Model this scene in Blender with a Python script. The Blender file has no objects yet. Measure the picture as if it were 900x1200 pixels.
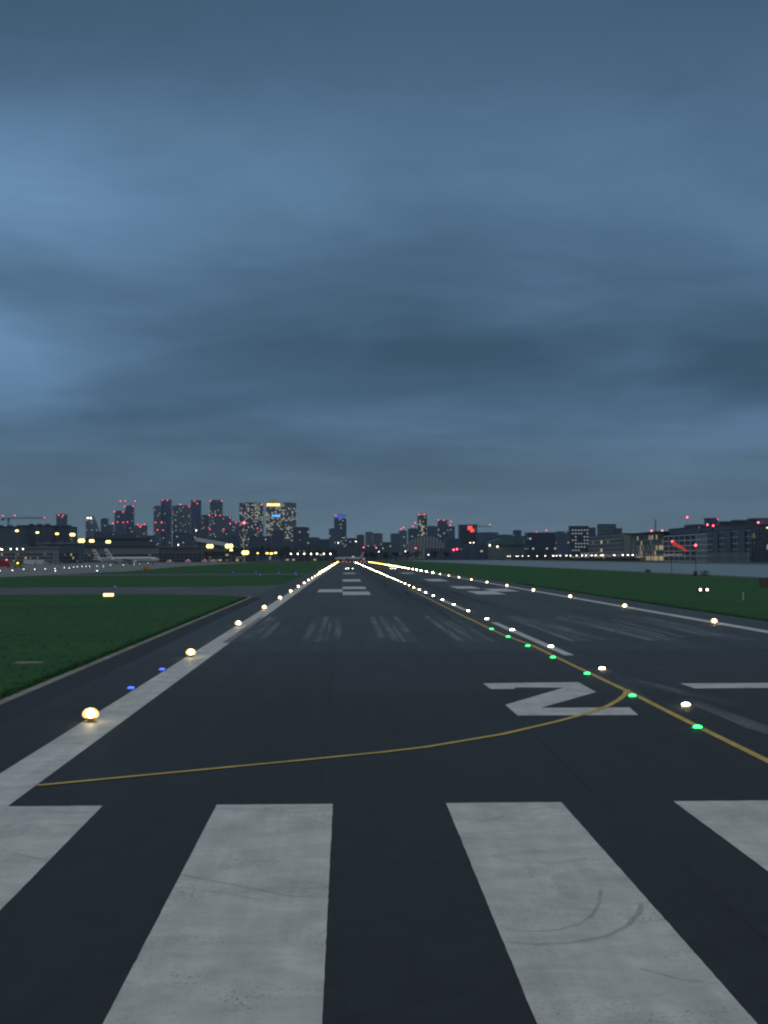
import bpy, math, random
from mathutils import Vector, Matrix
random.seed(7)
scene = bpy.context.scene
col = scene.collection
PI = math.pi
W0, H0, F0 = 900.0, 1200.0, 1750.0

# ------------------------------------------------------------------ camera
CAMPOS = Vector((0, 0, 3.88))
yaw = math.atan(46 / F0); pitch = math.atan(53.5 / F0); roll = math.radians(-0.2)
Rm = Matrix.Rotation(-yaw, 3, 'Z') @ Matrix.Rotation(PI / 2 + pitch, 3, 'X') @ Matrix.Rotation(roll, 3, 'Z')
cd = bpy.data.cameras.new('camera'); cam = bpy.data.objects.new('camera', cd); col.objects.link(cam)
cam.matrix_world = Matrix.Translation(CAMPOS) @ Rm.to_4x4()
cd.sensor_fit = 'VERTICAL'; cd.sensor_height = 24; cd.lens = 24 * F0 / H0
cd.clip_start = 0.1; cd.clip_end = 40000
scene.camera = cam

def ray(px, py):
    return Rm @ Vector(((px - W0 / 2) / F0, -(py - H0 / 2) / F0, -1))
def G(px, py, z=0.0):                       # the point of the level z seen at a place of the photograph
    d = ray(px, py); t = (z - CAMPOS.z) / d.z
    return CAMPOS + d * t
def A(px, py, D):                           # the point at distance D down the runway
    d = ray(px, py); return CAMPOS + d * (D / d.y)
def XZ(px, py, D):
    p = A(px, py, D); return p.x, p.z

# ------------------------------------------------------------------ mesh builder
class MB:
    def __init__(s): s.v = []; s.f = []; s.m = []
    def add(s, vs, fs, m=0):
        n = len(s.v); s.v += [tuple(v) for v in vs]
        for f in fs: s.f.append(tuple(i + n for i in f)); s.m.append(m)
        return s
    def box(s, x0, x1, y0, y1, z0, z1, m=0):
        return s.add([(x0,y0,z0),(x1,y0,z0),(x1,y1,z0),(x0,y1,z0),(x0,y0,z1),(x1,y0,z1),(x1,y1,z1),(x0,y1,z1)],
                     [(3,2,1,0),(4,5,6,7),(0,1,5,4),(1,2,6,5),(2,3,7,6),(3,0,4,7)], m)
    def cbox(s, c, sx, sy, sz, m=0):
        return s.box(c[0]-sx/2, c[0]+sx/2, c[1]-sy/2, c[1]+sy/2, c[2]-sz/2, c[2]+sz/2, m)
    def prism(s, poly, z0, z1, m=0):        # vertical prism over an xy outline (counter-clockwise)
        n = len(poly)
        vs = [(p[0], p[1], z0) for p in poly] + [(p[0], p[1], z1) for p in poly]
        fs = [tuple(range(n - 1, -1, -1)), tuple(range(n, 2 * n))] + [(i, (i+1) % n, n + (i+1) % n, n + i) for i in range(n)]
        return s.add(vs, fs, m)
    def xprism(s, prof, x0, x1, m=0):       # yz outline extruded along x
        n = len(prof)
        vs = [(x0, p[0], p[1]) for p in prof] + [(x1, p[0], p[1]) for p in prof]
        fs = [tuple(range(n - 1, -1, -1)), tuple(range(n, 2 * n))] + [(i, (i+1) % n, n + (i+1) % n, n + i) for i in range(n)]
        return s.add(vs, fs, m)
    def yprism(s, prof, y0, y1, m=0):       # xz outline extruded along y
        n = len(prof)
        vs = [(p[0], y0, p[1]) for p in prof] + [(p[0], y1, p[1]) for p in prof]
        fs = [tuple(range(n)), tuple(range(2 * n - 1, n - 1, -1))] + [((i+1) % n, i, n + i, n + (i+1) % n) for i in range(n)]
        return s.add(vs, fs, m)
    def sheet(s, poly, z, m=0):
        return s.add([(p[0], p[1], z) for p in poly], [tuple(range(len(poly)))], m)
    def tube(s, p0, p1, r0, r1=None, n=8, m=0):
        r1 = r0 if r1 is None else r1
        p0, p1 = Vector(p0), Vector(p1); d = (p1 - p0).normalized()
        a = d.orthogonal().normalized(); b = d.cross(a)
        vs = []
        for p, r in ((p0, r0), (p1, r1)):
            for i in range(n):
                t = 2 * PI * i / n; vs.append(p + (a * math.cos(t) + b * math.sin(t)) * r)
        fs = [(i, (i+1) % n, n + (i+1) % n, n + i) for i in range(n)] + [tuple(range(n - 1, -1, -1)), tuple(range(n, 2 * n))]
        return s.add(vs, fs, m)
    def lathe(s, prof, c=(0, 0, 0), n=12, axis='Z', m=0):   # prof: (r, h)
        vs = []
        for r, h in prof:
            for i in range(n):
                t = 2 * PI * i / n; x, y = r * math.cos(t), r * math.sin(t)
                p = (x, y, h) if axis == 'Z' else (x, h, y) if axis == 'Y' else (h, x, y)
                vs.append((p[0] + c[0], p[1] + c[1], p[2] + c[2]))
        fs = []
        for k in range(len(prof) - 1):
            for i in range(n): fs.append((k*n + i, k*n + (i+1) % n, (k+1)*n + (i+1) % n, (k+1)*n + i))
        fs += [tuple(range(n - 1, -1, -1)), tuple(range((len(prof)-1)*n, len(prof)*n))]
        return s.add(vs, fs, m)
    def ball(s, c, r, n=10, m=0, sz=1.0):
        k = 6
        return s.lathe([(max(r * math.sin(PI * j / k), r * .02), -r * sz * math.cos(PI * j / k)) for j in range(k + 1)], c, n, 'Z', m)
    def mesh(s, name, mats, smooth=False):
        me = bpy.data.meshes.new(name); me.from_pydata(s.v, [], s.f)
        for m in (mats if isinstance(mats, (list, tuple)) else [mats]): me.materials.append(m)
        me.polygons.foreach_set('material_index', s.m)
        if smooth: me.polygons.foreach_set('use_smooth', [True] * len(s.f))
        me.update(); return me
    def build(s, name, mats, parent=None, loc=None, rz=0, smooth=False):
        return link(name, s.mesh(name, mats, smooth), parent, loc, rz)

def link(name, me, parent=None, loc=None, rz=0):
    o = bpy.data.objects.new(name, me); col.objects.link(o)
    if parent: o.parent = parent
    if loc is not None: o.location = loc
    if rz: o.rotation_euler = (0, 0, rz)
    return o
def tag(o, label=None, cat=None, group=None, kind=None):
    if label: o['label'] = label
    if cat: o['category'] = cat
    if group: o['group'] = group
    if kind: o['kind'] = kind
    return o
def thing(name, label, cat, loc=(0, 0, 0), rz=0, group=None):
    o = bpy.data.objects.new(name, None); col.objects.link(o)
    o.empty_display_size = 0.3
    o.location = loc; o.rotation_euler = (0, 0, rz)
    return tag(o, label, cat, group)
def struct(name, mb, mats, parent=None, smooth=False):
    o = mb.build(name, mats, parent, smooth=smooth); o['kind'] = 'structure'; return o
def dup(root, loc, rz=None, label=None, group=None):
    r = root.copy(); col.objects.link(r); r.location = loc
    if rz is not None: r.rotation_euler = (0, 0, rz)
    if label: r['label'] = label
    if group: r['group'] = group
    for ch in list(root.children):
        c = ch.copy(); col.objects.link(c); c.parent = r
        for g in list(ch.children):
            d = g.copy(); col.objects.link(d); d.parent = c
    return r
ORD = ('first second third fourth fifth sixth seventh eighth ninth tenth eleventh twelfth thirteenth fourteenth fifteenth '
       'sixteenth seventeenth eighteenth nineteenth twentieth').split()

# ------------------------------------------------------------------ materials
def S(r, g, b):
    return tuple(((c / 255) / 12.92 if c / 255 <= .04045 else ((c / 255 + .055) / 1.055) ** 2.4) for c in (r, g, b)) + (1,)
class NT:
    def __init__(s, tree): s.t = tree; s.n = tree.nodes; s.l = tree.links
    def node(s, typ, **kw):
        nd = s.n.new(typ)
        for k, v in kw.items(): setattr(nd, k, v)
        return nd
    def put(s, sock, v):
        if isinstance(v, bpy.types.NodeSocket): s.l.new(v, sock)
        else: sock.default_value = v
    def math(s, op, a, b=0.0, c=0.0, clamp=False):
        nd = s.node('ShaderNodeMath', operation=op, use_clamp=clamp)
        s.put(nd.inputs[0], a); s.put(nd.inputs[1], b)
        if len(nd.inputs) > 2: s.put(nd.inputs[2], c)
        return nd.outputs[0]
    def mix(s, f, a, b, typ='MIX'):
        nd = s.node('ShaderNodeMix', data_type='RGBA', blend_type=typ)
        s.put(nd.inputs[0], f); s.put(nd.inputs[6], a); s.put(nd.inputs[7], b); return nd.outputs[2]
    def ramp(s, v, lo, hi, a=0.0, b=1.0, smooth=False):
        nd = s.node('ShaderNodeMapRange', clamp=True, interpolation_type='SMOOTHSTEP' if smooth else 'LINEAR')
        for i, x in enumerate((v, lo, hi, a, b)): s.put(nd.inputs[i], x)
        return nd.outputs[0]
    def noise(s, vec, scale, detail=4, rough=.55, dist=0.0):
        nd = s.node('ShaderNodeTexNoise'); s.put(nd.inputs['Vector'], vec)
        nd.inputs['Scale'].default_value = scale; nd.inputs['Detail'].default_value = detail
        nd.inputs['Roughness'].default_value = rough; nd.inputs['Distortion'].default_value = dist
        return nd.outputs[0]
    def xyz(s, v):
        nd = s.node('ShaderNodeSeparateXYZ'); s.put(nd.inputs[0], v); return nd.outputs
    def vec(s, x, y, z=0.0):
        nd = s.node('ShaderNodeCombineXYZ')
        for i, a in enumerate((x, y, z)): s.put(nd.inputs[i], a)
        return nd.outputs[0]
    def scale(s, v, sx, sy, sz):
        nd = s.node('ShaderNodeVectorMath', operation='MULTIPLY'); s.put(nd.inputs[0], v); nd.inputs[1].default_value = (sx, sy, sz); return nd.outputs[0]
    def bump(s, h, dist, strength=1.0):
        nd = s.node('ShaderNodeBump'); s.put(nd.inputs['Height'], h); nd.inputs['Distance'].default_value = dist; nd.inputs['Strength'].default_value = strength
        return nd.outputs[0]
def newmat(name):
    m = bpy.data.materials.new(name); m.use_nodes = True
    t = NT(m.node_tree); p = t.n['Principled BSDF']; tc = t.node('ShaderNodeTexCoord')
    return m, t, p, tc
def flat(name, c, rough=.6, metal=0.0, var=.25, scale=3.0, bump=0.0):
    m, t, p, tc = newmat(name)
    n = t.noise(tc.outputs['Object'], scale, 5)
    f = t.ramp(n, .3, .7, 1 - var, 1 + var)
    cc = t.mix(1.0, (c[0], c[1], c[2], 1), t.vec(f, f, f), 'MULTIPLY')
    t.put(p.inputs['Base Color'], cc); p.inputs['Roughness'].default_value = rough; p.inputs['Metallic'].default_value = metal
    if bump: t.put(p.inputs['Normal'], t.bump(n, bump))
    return m
def emit(name, c, strength, sample=True):
    m = bpy.data.materials.new(name); m.use_nodes = True
    p = m.node_tree.nodes['Principled BSDF']
    p.inputs['Base Color'].default_value = (.2, .2, .2, 1); p.inputs['Roughness'].default_value = .3
    p.inputs['Emission Color'].default_value = (c[0], c[1], c[2], 1); p.inputs['Emission Strength'].default_value = strength
    if not sample: m.cycles.emission_sampling = 'NONE'
    return m
_fc = {}
def facade(wall, glass, pw, ph, lit, litcol=(1, .82, .5), strength=.62, seed=1.0, mw=.16, mh=.22):
    """A wall with a grid of panes, some of the rooms behind lit."""
    key = (wall, glass, pw, ph, lit, litcol, strength, seed, mw, mh)
    if key in _fc: return _fc[key]
    m, t, p, tc = newmat('tower_wall')
    o = t.xyz(tc.outputs['Object']); nz = t.xyz(tc.outputs['Normal'])[2]
    side = t.math('LESS_THAN', t.math('ABSOLUTE', nz), .5)
    u = t.math('DIVIDE', t.math('ADD', o[0], o[1]), pw); v = t.math('DIVIDE', o[2], ph)
    fu, fv = t.math('FRACT', u), t.math('FRACT', v)
    def inside(f, e): return t.math('MULTIPLY', t.math('GREATER_THAN', f, e), t.math('LESS_THAN', f, 1 - e))
    mask = t.math('MULTIPLY', t.math('MULTIPLY', inside(fu, mw), inside(fv, mh)), side)
    cell = t.vec(t.math('FLOOR', u), t.math('FLOOR', v), seed)
    wn = t.node('ShaderNodeTexWhiteNoise'); t.put(wn.inputs[0], cell)
    big = t.noise(t.vec(t.math('MULTIPLY', u, .12), t.math('MULTIPLY', v, .2), seed * 3.1), 1.6, 3)
    thr = t.ramp(big, .38, .66, 1.0 - lit * .15, 1.0 - lit * 2.2)
    on = t.math('GREATER_THAN', wn.outputs[0], thr)
    rnd = t.xyz(wn.outputs[1])
    hue = t.mix(rnd[1], (litcol[0], litcol[1], litcol[2], 1), (.85, .95, 1, 1))
    wv = t.ramp(t.noise(tc.outputs['Object'], .05, 4), .3, .7, .75, 1.25)
    wc = t.mix(1.0, wall, t.vec(wv, wv, wv), 'MULTIPLY')
    t.put(p.inputs['Base Color'], t.mix(mask, wc, glass))
    t.put(p.inputs['Roughness'], t.ramp(mask, 0, 1, .75, .22))
    t.put(p.inputs['Emission Color'], hue)
    t.put(p.inputs['Emission Strength'], t.math('MULTIPLY', t.math('MULTIPLY', mask, on), t.math('MULTIPLY', rnd[0], strength)))
    m.cycles.emission_sampling = 'NONE'
    _fc[key] = m; return m

def asphalt(name, base, patches=True):
    m, t, p, tc = newmat(name)
    P = tc.outputs['Object']; o = t.xyz(P)
    fine = t.noise(P, 55, 3, .6); mid = t.noise(P, 1.3, 6, .65); big = t.noise(t.scale(P, .25, .05, 1), 1.0, 5, .6, .4)
    lane = t.node('ShaderNodeTexWhiteNoise', noise_dimensions='1D'); t.put(lane.inputs['W'], t.math('FLOOR', t.math('DIVIDE', t.math('ADD', o[0], .42), 4.1)))
    f = t.math('MULTIPLY', t.math('MULTIPLY', t.ramp(fine, .25, .75, .6, 1.4), t.ramp(t.noise(P, 14, 4, .7), .3, .7, .82, 1.18)), t.ramp(mid, .3, .7, .70, 1.30))
    f = t.math('MULTIPLY', f, t.ramp(big, .3, .7, .68, 1.32))
    streak = t.noise(t.scale(P, 1.6, .022, 1), 1.0, 4, .6)
    f = t.math('MULTIPLY', f, t.ramp(streak, .3, .7, .86, 1.14))
    if patches:
        f = t.math('MULTIPLY', f, t.ramp(lane.outputs[0], 0, 1, .93, 1.07))
        # paving bays: a paler patch right of the long seam, plus grazing brightness painted in with distance
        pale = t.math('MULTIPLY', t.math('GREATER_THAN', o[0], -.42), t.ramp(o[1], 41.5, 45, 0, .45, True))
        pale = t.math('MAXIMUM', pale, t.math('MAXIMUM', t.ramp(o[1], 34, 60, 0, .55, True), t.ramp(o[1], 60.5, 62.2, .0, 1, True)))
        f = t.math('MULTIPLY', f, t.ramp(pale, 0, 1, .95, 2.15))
        far_sheen = t.ramp(o[1], 16, 120, .88, 1.25)  # grazing sheen put into the colour: paler down the runway
        f = t.math('MULTIPLY', f, far_sheen)
        # sealed joints
        def joint(c, at, w): return t.math('LESS_THAN', t.math('ABSOLUTE', t.math('SUBTRACT', c, at)), w)
        wob = t.math('MULTIPLY', t.math('SUBTRACT', t.noise(P, .35, 3), .5), .10)
        xj = t.math('ADD', o[0], wob)
        j = t.math('MULTIPLY', joint(xj, -.42, .045), t.math('LESS_THAN', o[1], 62))
        for q in (3.68, 7.78, 11.88, 15.98, 20.08): j = t.math('MAXIMUM', j, joint(xj, q, .012))
        j = t.math('MAXIMUM', j, joint(t.math('ADD', o[1], wob), 62.0, .10))
        f = t.math('MULTIPLY', f, t.ramp(j, 0, 1, 1, .72))
        # rubber left by landing wheels, in the touchdown stretch
        rub = t.math('MULTIPLY', t.ramp(t.math('ABSOLUTE', t.math('SUBTRACT', t.math('ABSOLUTE', t.math('SUBTRACT', o[0], 8.6)), 2.6)), .2, 2.4, 1, 0, True),
                     t.math('MULTIPLY', t.ramp(o[1], 95, 150, 0, 1), t.ramp(t.noise(t.scale(P, 3, .03, 1), 1, 4), .35, .6, 0, 1)))
        f = t.math('MULTIPLY', f, t.ramp(rub, 0, 1, 1, .3))
        # cracks
        vo = t.node('ShaderNodeTexVoronoi', feature='DISTANCE_TO_EDGE'); vo.inputs['Scale'].default_value = .22
        t.put(vo.inputs['Vector'], t.scale(P, 1, .45, 1)); nz = t.noise(P, .12, 2)
        cr = t.math('MULTIPLY', t.math('LESS_THAN', vo.outputs[0], .0035), t.math('GREATER_THAN', nz, .56))
        f = t.math('MULTIPLY', f, t.ramp(cr, 0, 1, 1, .7))
    t.put(p.inputs['Base Color'], t.mix(1.0, base, t.vec(f, f, f), 'MULTIPLY'))
    t.put(p.inputs['Roughness'], t.ramp(big, .3, .7, .62, .8))
    t.put(p.inputs['Normal'], t.bump(fine, .006, .5))
    return m

def paint(name, c, wear=.75, scuff=True, rough=.55):
    m, t, p, tc = newmat(name)
    P = tc.outputs['Object']
    fine = t.noise(P, 60, 4, .65); mid = t.noise(P, 1.1, 6, .65, .5); long_ = t.noise(t.scale(P, 3.0, .25, 1), 1.0, 5, .6)
    cross = t.noise(t.scale(P, .7, 2.6, 1), 1.0, 5, .6, .8)
    f = t.math('MULTIPLY', t.ramp(mid, .3, .72, .72, 1.1), t.ramp(fine, .25, .75, .82, 1.12))
    f = t.math('MULTIPLY', f, t.ramp(long_, .3, .7, .86, 1.08)); f = t.math('MULTIPLY', f, t.ramp(cross, .3, .6, .93, 1.02))
    chip = t.math('MULTIPLY', t.ramp(t.noise(P, 26, 5, .7), .56, .62, 0, 1), t.ramp(t.noise(P, .7, 5, .6), .44, .66, .0, wear))
    base = t.mix(1.0, c, t.vec(f, f, f), 'MULTIPLY')
    t.put(p.inputs['Base Color'], t.mix(chip, base, (.05, .052, .055, 1)))
    p.inputs['Roughness'].default_value = rough
    t.put(p.inputs['Normal'], t.bump(fine, .003, .4))
    return m
def ghost_paint(name, c, amount):
    """Paint that has been ground off: only scraps of it are left on the asphalt."""
    m, t, p, tc = newmat(name)
    P = tc.outputs['Object']
    a = t.noise(t.scale(P, 1.1, .06, 1), 1.0, 5, .6); b = t.noise(P, 9, 4, .7)
    k = t.math('MULTIPLY', t.ramp(a, .38, .66, .12, 1), t.ramp(b, .3, .7, .4, 1))
    k = t.math('MULTIPLY', k, amount)
    p.inputs['Base Color'].default_value = c; p.inputs['Roughness'].default_value = .75
    t.put(p.inputs['Alpha'], k); return m

M = {}
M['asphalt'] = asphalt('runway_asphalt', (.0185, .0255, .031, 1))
M['asphalt_dark'] = asphalt('shoulder_asphalt', (.010, .012, .014, 1), False)
M['taxi'] = asphalt('taxiway_asphalt', (.085, .097, .105, 1), False)
M['apron'] = asphalt('apron_concrete', (.21, .215, .21, 1), False)
M['quay'] = asphalt('quay_paving', (.10, .10, .105, 1), False)
M['kerb'] = flat('pale_concrete', (.30, .29, .25), .8, 0, .35, .8)
M['white'] = paint('white_paint', (.84, .82, .77, 1))
M['yellow'] = paint('yellow_paint', (.86, .58, .11, 1), .6)
M['ghost'] = ghost_paint('ground_off_paint', (.34, .38, .41, 1), .85)
M['faint'] = ghost_paint('faint_ground_off_paint', (.30, .34, .37, 1), .30)
M['skid'] = ghost_paint('tyre_rubber', (.03, .03, .032, 1), .42)

def grass_mat():
    m, t, p, tc = newmat('grass')
    P = tc.outputs['Object']
    a = t.noise(P, .06, 6, .6); b = t.noise(P, 2.5, 5, .7); c = t.noise(t.scale(P, .03, .5, 1), 1.0, 4)
    col_ = t.mix(t.ramp(a, .3, .7), (.026, .112, .036, 1), (.050, .140, .046, 1))
    col_ = t.mix(t.ramp(c, .4, .75, 0, .4), col_, (.065, .115, .05, 1))
    f = t.ramp(b, .25, .75, .55, 1.4)
    t.put(p.inputs['Base Color'], t.mix(1.0, col_, t.vec(f, f, f), 'MULTIPLY'))
    p.inputs['Roughness'].default_value = .9; p.inputs['Specular IOR Level'].default_value = .12
    t.put(p.inputs['Normal'], t.bump(b, .12, .8)); return m
M['grass'] = grass_mat()
def city_ground():
    return flat('city_ground', (.05, .055, .06), .9, 0, .3, .01)
M['cityground'] = city_ground()
def water_mat():
    m, t, p, tc = newmat('dock_water')
    P = tc.outputs['Object']
    a = t.noise(P, .9, 5, .6); b = t.noise(t.scale(P, .25, .08, 1), 1.0, 3)
    p.inputs['Base Color'].default_value = (.22, .29, .33, 1); p.inputs['Roughness'].default_value = .42
    p.inputs['IOR'].default_value = 1.333
    t.put(p.inputs['Normal'], t.bump(t.math('ADD', a, b), .35, .32)); return m
M['water'] = water_mat()
M['metal'] = flat('grey_metal', (.25, .26, .27), .5, .6)
M['darkmetal'] = flat('dark_metal', (.05, .05, .055), .6, .3)
M['black'] = flat('black_rubber', (.02, .02, .02), .8)
M['amberpaint'] = flat('yellow_enamel', (.55, .33, .04), .45, 0, .2)
M['bluepaint'] = flat('blue_enamel', (.03, .06, .3), .45, 0, .2)
M['red'] = flat('red_enamel', (.45, .03, .03), .4, 0, .15)
M['offwhite'] = flat('white_enamel', (.80, .81, .81), .4, 0, .12)
M['grey'] = flat('grey_panel', (.27, .29, .31), .6, 0, .2, .4)
M['dark'] = flat('dark_panel', (.10, .13, .17), .6, 0, .25, .4)
M['beige'] = flat('beige_panel', (.32, .29, .26), .7, 0, .15, .2)
M['glass'] = flat('dark_glass', (.03, .045, .065), .12, 0, .3, .3)
M['greenglass'] = flat('green_glass', (.09, .15, .16), .18, 0, .3, .3)
M['roof'] = flat('roof_felt', (.07, .075, .08), .8, 0, .2, .3)
M['fabric'] = flat('orange_fabric', (.75, .10, .04), .8, 0, .12)
M['bark'] = flat('bark', (.06, .045, .035), .9)
M['leaf'] = flat('leaf', (.035, .06, .028), .8, 0, .45, .3)
M['concrete'] = flat('concrete', (.16, .165, .17), .85, 0, .2, .1)

E = {}
def lens_mat(name, c, strength, alpha):
    m = emit(name, c, strength); m.node_tree.nodes['Principled BSDF'].inputs['Alpha'].default_value = alpha; return m
E['edge'] = emit('edge_lamp', (1, .76, .36), 60)
E['edgecore'] = emit('edge_lamp_filament', (1, .84, .48), 34)
E['edgehalo'] = lens_mat('edge_lamp_halo_glass', (1, .56, .10), 1.35, .6)  # lamp glass given its own amber glow to imitate a halo
E['amber'] = emit('caution_lamp', (1, .50, .07), 40)
E['centre'] = emit('centre_lamp', (1, .80, .48), 40)
E['green'] = emit('green_lamp', (.03, 1, .16), 5)
E['blue'] = emit('blue_lamp', (.05, .11, 1), 2.6)
E['apronlamp'] = emit('pale_blue_lamp', (.75, .88, 1), 9, False)
E['flood'] = emit('flood_lamp', (1, .70, .20), 4.5, False)
E['floodwhite'] = emit('white_flood_lamp', (1, .90, .70), 9, False)
E['street'] = emit('street_lamp', (1, .82, .68), 12, False)
E['red'] = emit('red_lamp', (1, .07, .12), 9, False)
E['redfar'] = emit('red_end_lamp', (1, .05, .05), 10, False)
E['beacon'] = emit('aviation_lamp', (1, .06, .11), 4, False)
E['white'] = emit('white_lamp', (1, .84, .74), 5)
E['crown'] = emit('crown_glow', (1, .76, .22), 2.2, False)
E['sign'] = emit('blue_sign', (.05, .40, 1), 2.0, False)
E['signblue'] = emit('blue_crown', (.03, .16, 1), .55, False)
E['signred'] = emit('red_sign', (1, .06, .06), 1.5, False)
E['winlit'] = emit('lit_pane', (1, .76, .34), .42, False)
E['winlitwhite'] = emit('white_lit_pane', (.85, .93, 1), .32, False)
E['windim'] = emit('dim_pane', (1, .75, .42), .07, False)
E['amberlamp'] = emit('yellow_lamp', (1, .70, .05), 14, False)

# ------------------------------------------------------------------ sky and sun
def make_world():
    w = bpy.data.worlds.new('World'); scene.world = w; w.use_nodes = True
    t = NT(w.node_tree); bg = t.n['Background']
    tc = t.node('ShaderNodeTexCoord'); d = t.xyz(tc.outputs['Generated'])
    z = t.math('MAXIMUM', d[2], 0.0)
    k = t.math('ADD', z, .14)
    cx, cy = t.math('DIVIDE', d[0], k), t.math('DIVIDE', d[1], k)     # where the view meets the cloud deck
    P = t.vec(cx, cy, .37)
    n1 = t.noise(t.scale(P, .8, .75, 1), 1.0, 6, .5, .3)
    n2 = t.noise(t.scale(P, 1.35, 1.5, 1), 1.5, 8, .62, .5)
    n3 = t.noise(t.scale(P, .35, .55, 1), 1.0, 3, .5)
    n = t.math('ADD', t.math('MULTIPLY', n1, .52), t.math('ADD', t.math('MULTIPLY', n2, .16), t.math('MULTIPLY', n3, .32)))
    zw = t.math('ADD', z, t.math('MULTIPLY', t.math('SUBTRACT', t.noise(t.scale(P, .5, .8, 1), 1.0, 4, .5), .5), .09))
    zw = t.math('ADD', zw, t.math('MULTIPLY', d[0], .06))
    cr = t.node('ShaderNodeValToRGB'); t.put(cr.inputs[0], t.math('MULTIPLY', zw, 2.5)); el = cr.color_ramp.elements
    bands = ((0, .5), (.12, .46), (.17, .34), (.245, .82), (.33, .36), (.40, .34), (.53, .84), (.62, .70), (.78, .36), (1, .3))
    el[0].position, el[0].color = 0, (.5, .5, .5, 1); el[1].position, el[1].color = 1, (.3, .3, .3, 1)
    for a, b in bands[1:-1]: e_ = el.new(a); e_.color = (b, b, b, 1)
    cr.color_ramp.interpolation = 'B_SPLINE'
    band = t.math('SUBTRACT', t.xyz(cr.outputs[0])[0], .45)
    f = t.math('ADD', t.ramp(n, .38, .62, 0, 1, True), t.math('MULTIPLY', band, 1.3), clamp=True)
    # the deck is thinner towards the left, half way up
    az = t.math('DIVIDE', d[0], t.math('MAXIMUM', d[1], .05))
    left = t.math('MULTIPLY', t.ramp(az, -.27, .06, 1, 0, True), t.math('MULTIPLY', t.ramp(z, .07, .16, 0, 1, True), t.ramp(z, .21, .33, 1, .12, True)))
    f2 = t.math('ADD', t.math('MULTIPLY', f, t.ramp(left, 0, 1, .55, .78)), t.math('MULTIPLY', left, .30), clamp=True)
    cloud = t.mix(f2, S(59, 87, 110), S(108, 145, 181))
    low = t.ramp(z, .0, .11, 1, 0, True)
    cloud = t.mix(t.math('MULTIPLY', low, .72), cloud, S(110, 135, 150))
    high = t.ramp(z, .24, .36, 0, .55, True)
    cloud = t.mix(high, cloud, S(49, 74, 96))
    # overhead and behind the deck is open and bright
    up = t.math('MAXIMUM', t.ramp(z, .40, .85, 0, 1, True), t.math('MULTIPLY', t.ramp(d[1], .0, -.6, 0, .55, True), t.ramp(z, .0, .4, .1, 1)))
    cloud = t.mix(up, cloud, (.31, .34, .35, 1))
    sky = t.node('ShaderNodeTexSky', sky_type='NISHITA'); sky.sun_disc = False
    sky.sun_elevation = math.radians(SUN_EL); sky.sun_rotation = math.radians(SUN_AZ)
    sk = t.node('ShaderNodeVectorMath', operation='MULTIPLY'); t.put(sk.inputs[0], sky.outputs[0]); sk.inputs[1].default_value = (.05, .05, .05)
    cl = t.node('ShaderNodeVectorMath', operation='MULTIPLY'); t.put(cl.inputs[0], cloud); cl.inputs[1].default_value = (10, 10, 10)
    t.put(bg.inputs['Color'], t.mix(.97, sk.outputs[0], cl.outputs[0])); bg.inputs['Strength'].default_value = .1
SUN_EL, SUN_AZ = 58, 160
make_world()
sl = bpy.data.lights.new('sun', 'SUN'); sl.energy = .15; sl.angle = math.radians(50); sl.color = (1, .96, .9)
so = bpy.data.objects.new('sun', sl); col.objects.link(so)
so.rotation_euler = (math.radians(90 - SUN_EL), 0, math.radians(180 - SUN_AZ)); so.location = (0, 0, 60)

# ------------------------------------------------------------------ ground, dock, pavements
DX0, DX1, DY1, WZ = 76.0, 238.0, 2600.0, -0.8
xs = (-6000, DX0, DX1, 6000); ys = (-700, DY1, 9000)
g = MB()
for i in range(3):
    for j in range(2):
        if i == 1 and j == 0: continue
        x0, x1, y0, y1 = xs[i], xs[i+1], ys[j], ys[j+1]
        if j == 0 and i == 0:
            g.sheet([(x0, y0), (x1, y0), (x1, 1400), (x0, 1400)], 0, 0); g.sheet([(x0, 1400), (x1, 1400), (x1, y1), (x0, y1)], 0, 1)
        else: g.sheet([(x0, y0), (x1, y0), (x1, y1), (x0, y1)], 0, 1)
g.add([(DX0, -700, 0), (DX0, DY1, 0), (DX0, DY1, -6), (DX0, -700, -6)], [(3, 2, 1, 0)], 1)
g.add([(DX1, -700, 0), (DX1, DY1, 0), (DX1, DY1, -6), (DX1, -700, -6)], [(0, 1, 2, 3)], 1)
g.add([(DX0, DY1, 0), (DX1, DY1, 0), (DX1, DY1, -6), (DX0, DY1, -6)], [(3, 2, 1, 0)], 1)
struct('ground', g, [M['grass'], M['cityground']])
struct('water', MB().sheet([(DX0, -700), (DX1, -700), (DX1, DY1), (DX0, DY1)], WZ), M['water'])
struct('quay', MB().sheet([(DX1 + .3, -600), (DX1 + 24, -600), (DX1 + 24, DY1), (DX1 + .3, DY1)], .004).box(DX1 - .3, DX1 + .3, -600, DY1, -1.6, .12, 1), [M['quay'], M['kerb']])
struct('bank_path', MB().sheet([(DX0 - 3.0, -600), (DX0 - .5, -600), (DX0 - .5, DY1 - 700), (DX0 - 3.0, DY1 - 700)], .004).box(DX0 - .5, DX0, -600, DY1 - 700, -1.5, .10, 1), [M['quay'], M['kerb']])

RX0, RX1, RY1 = -9.15, 25.0, 1420.0
T0, T1 = 163.0, 203.0
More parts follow.
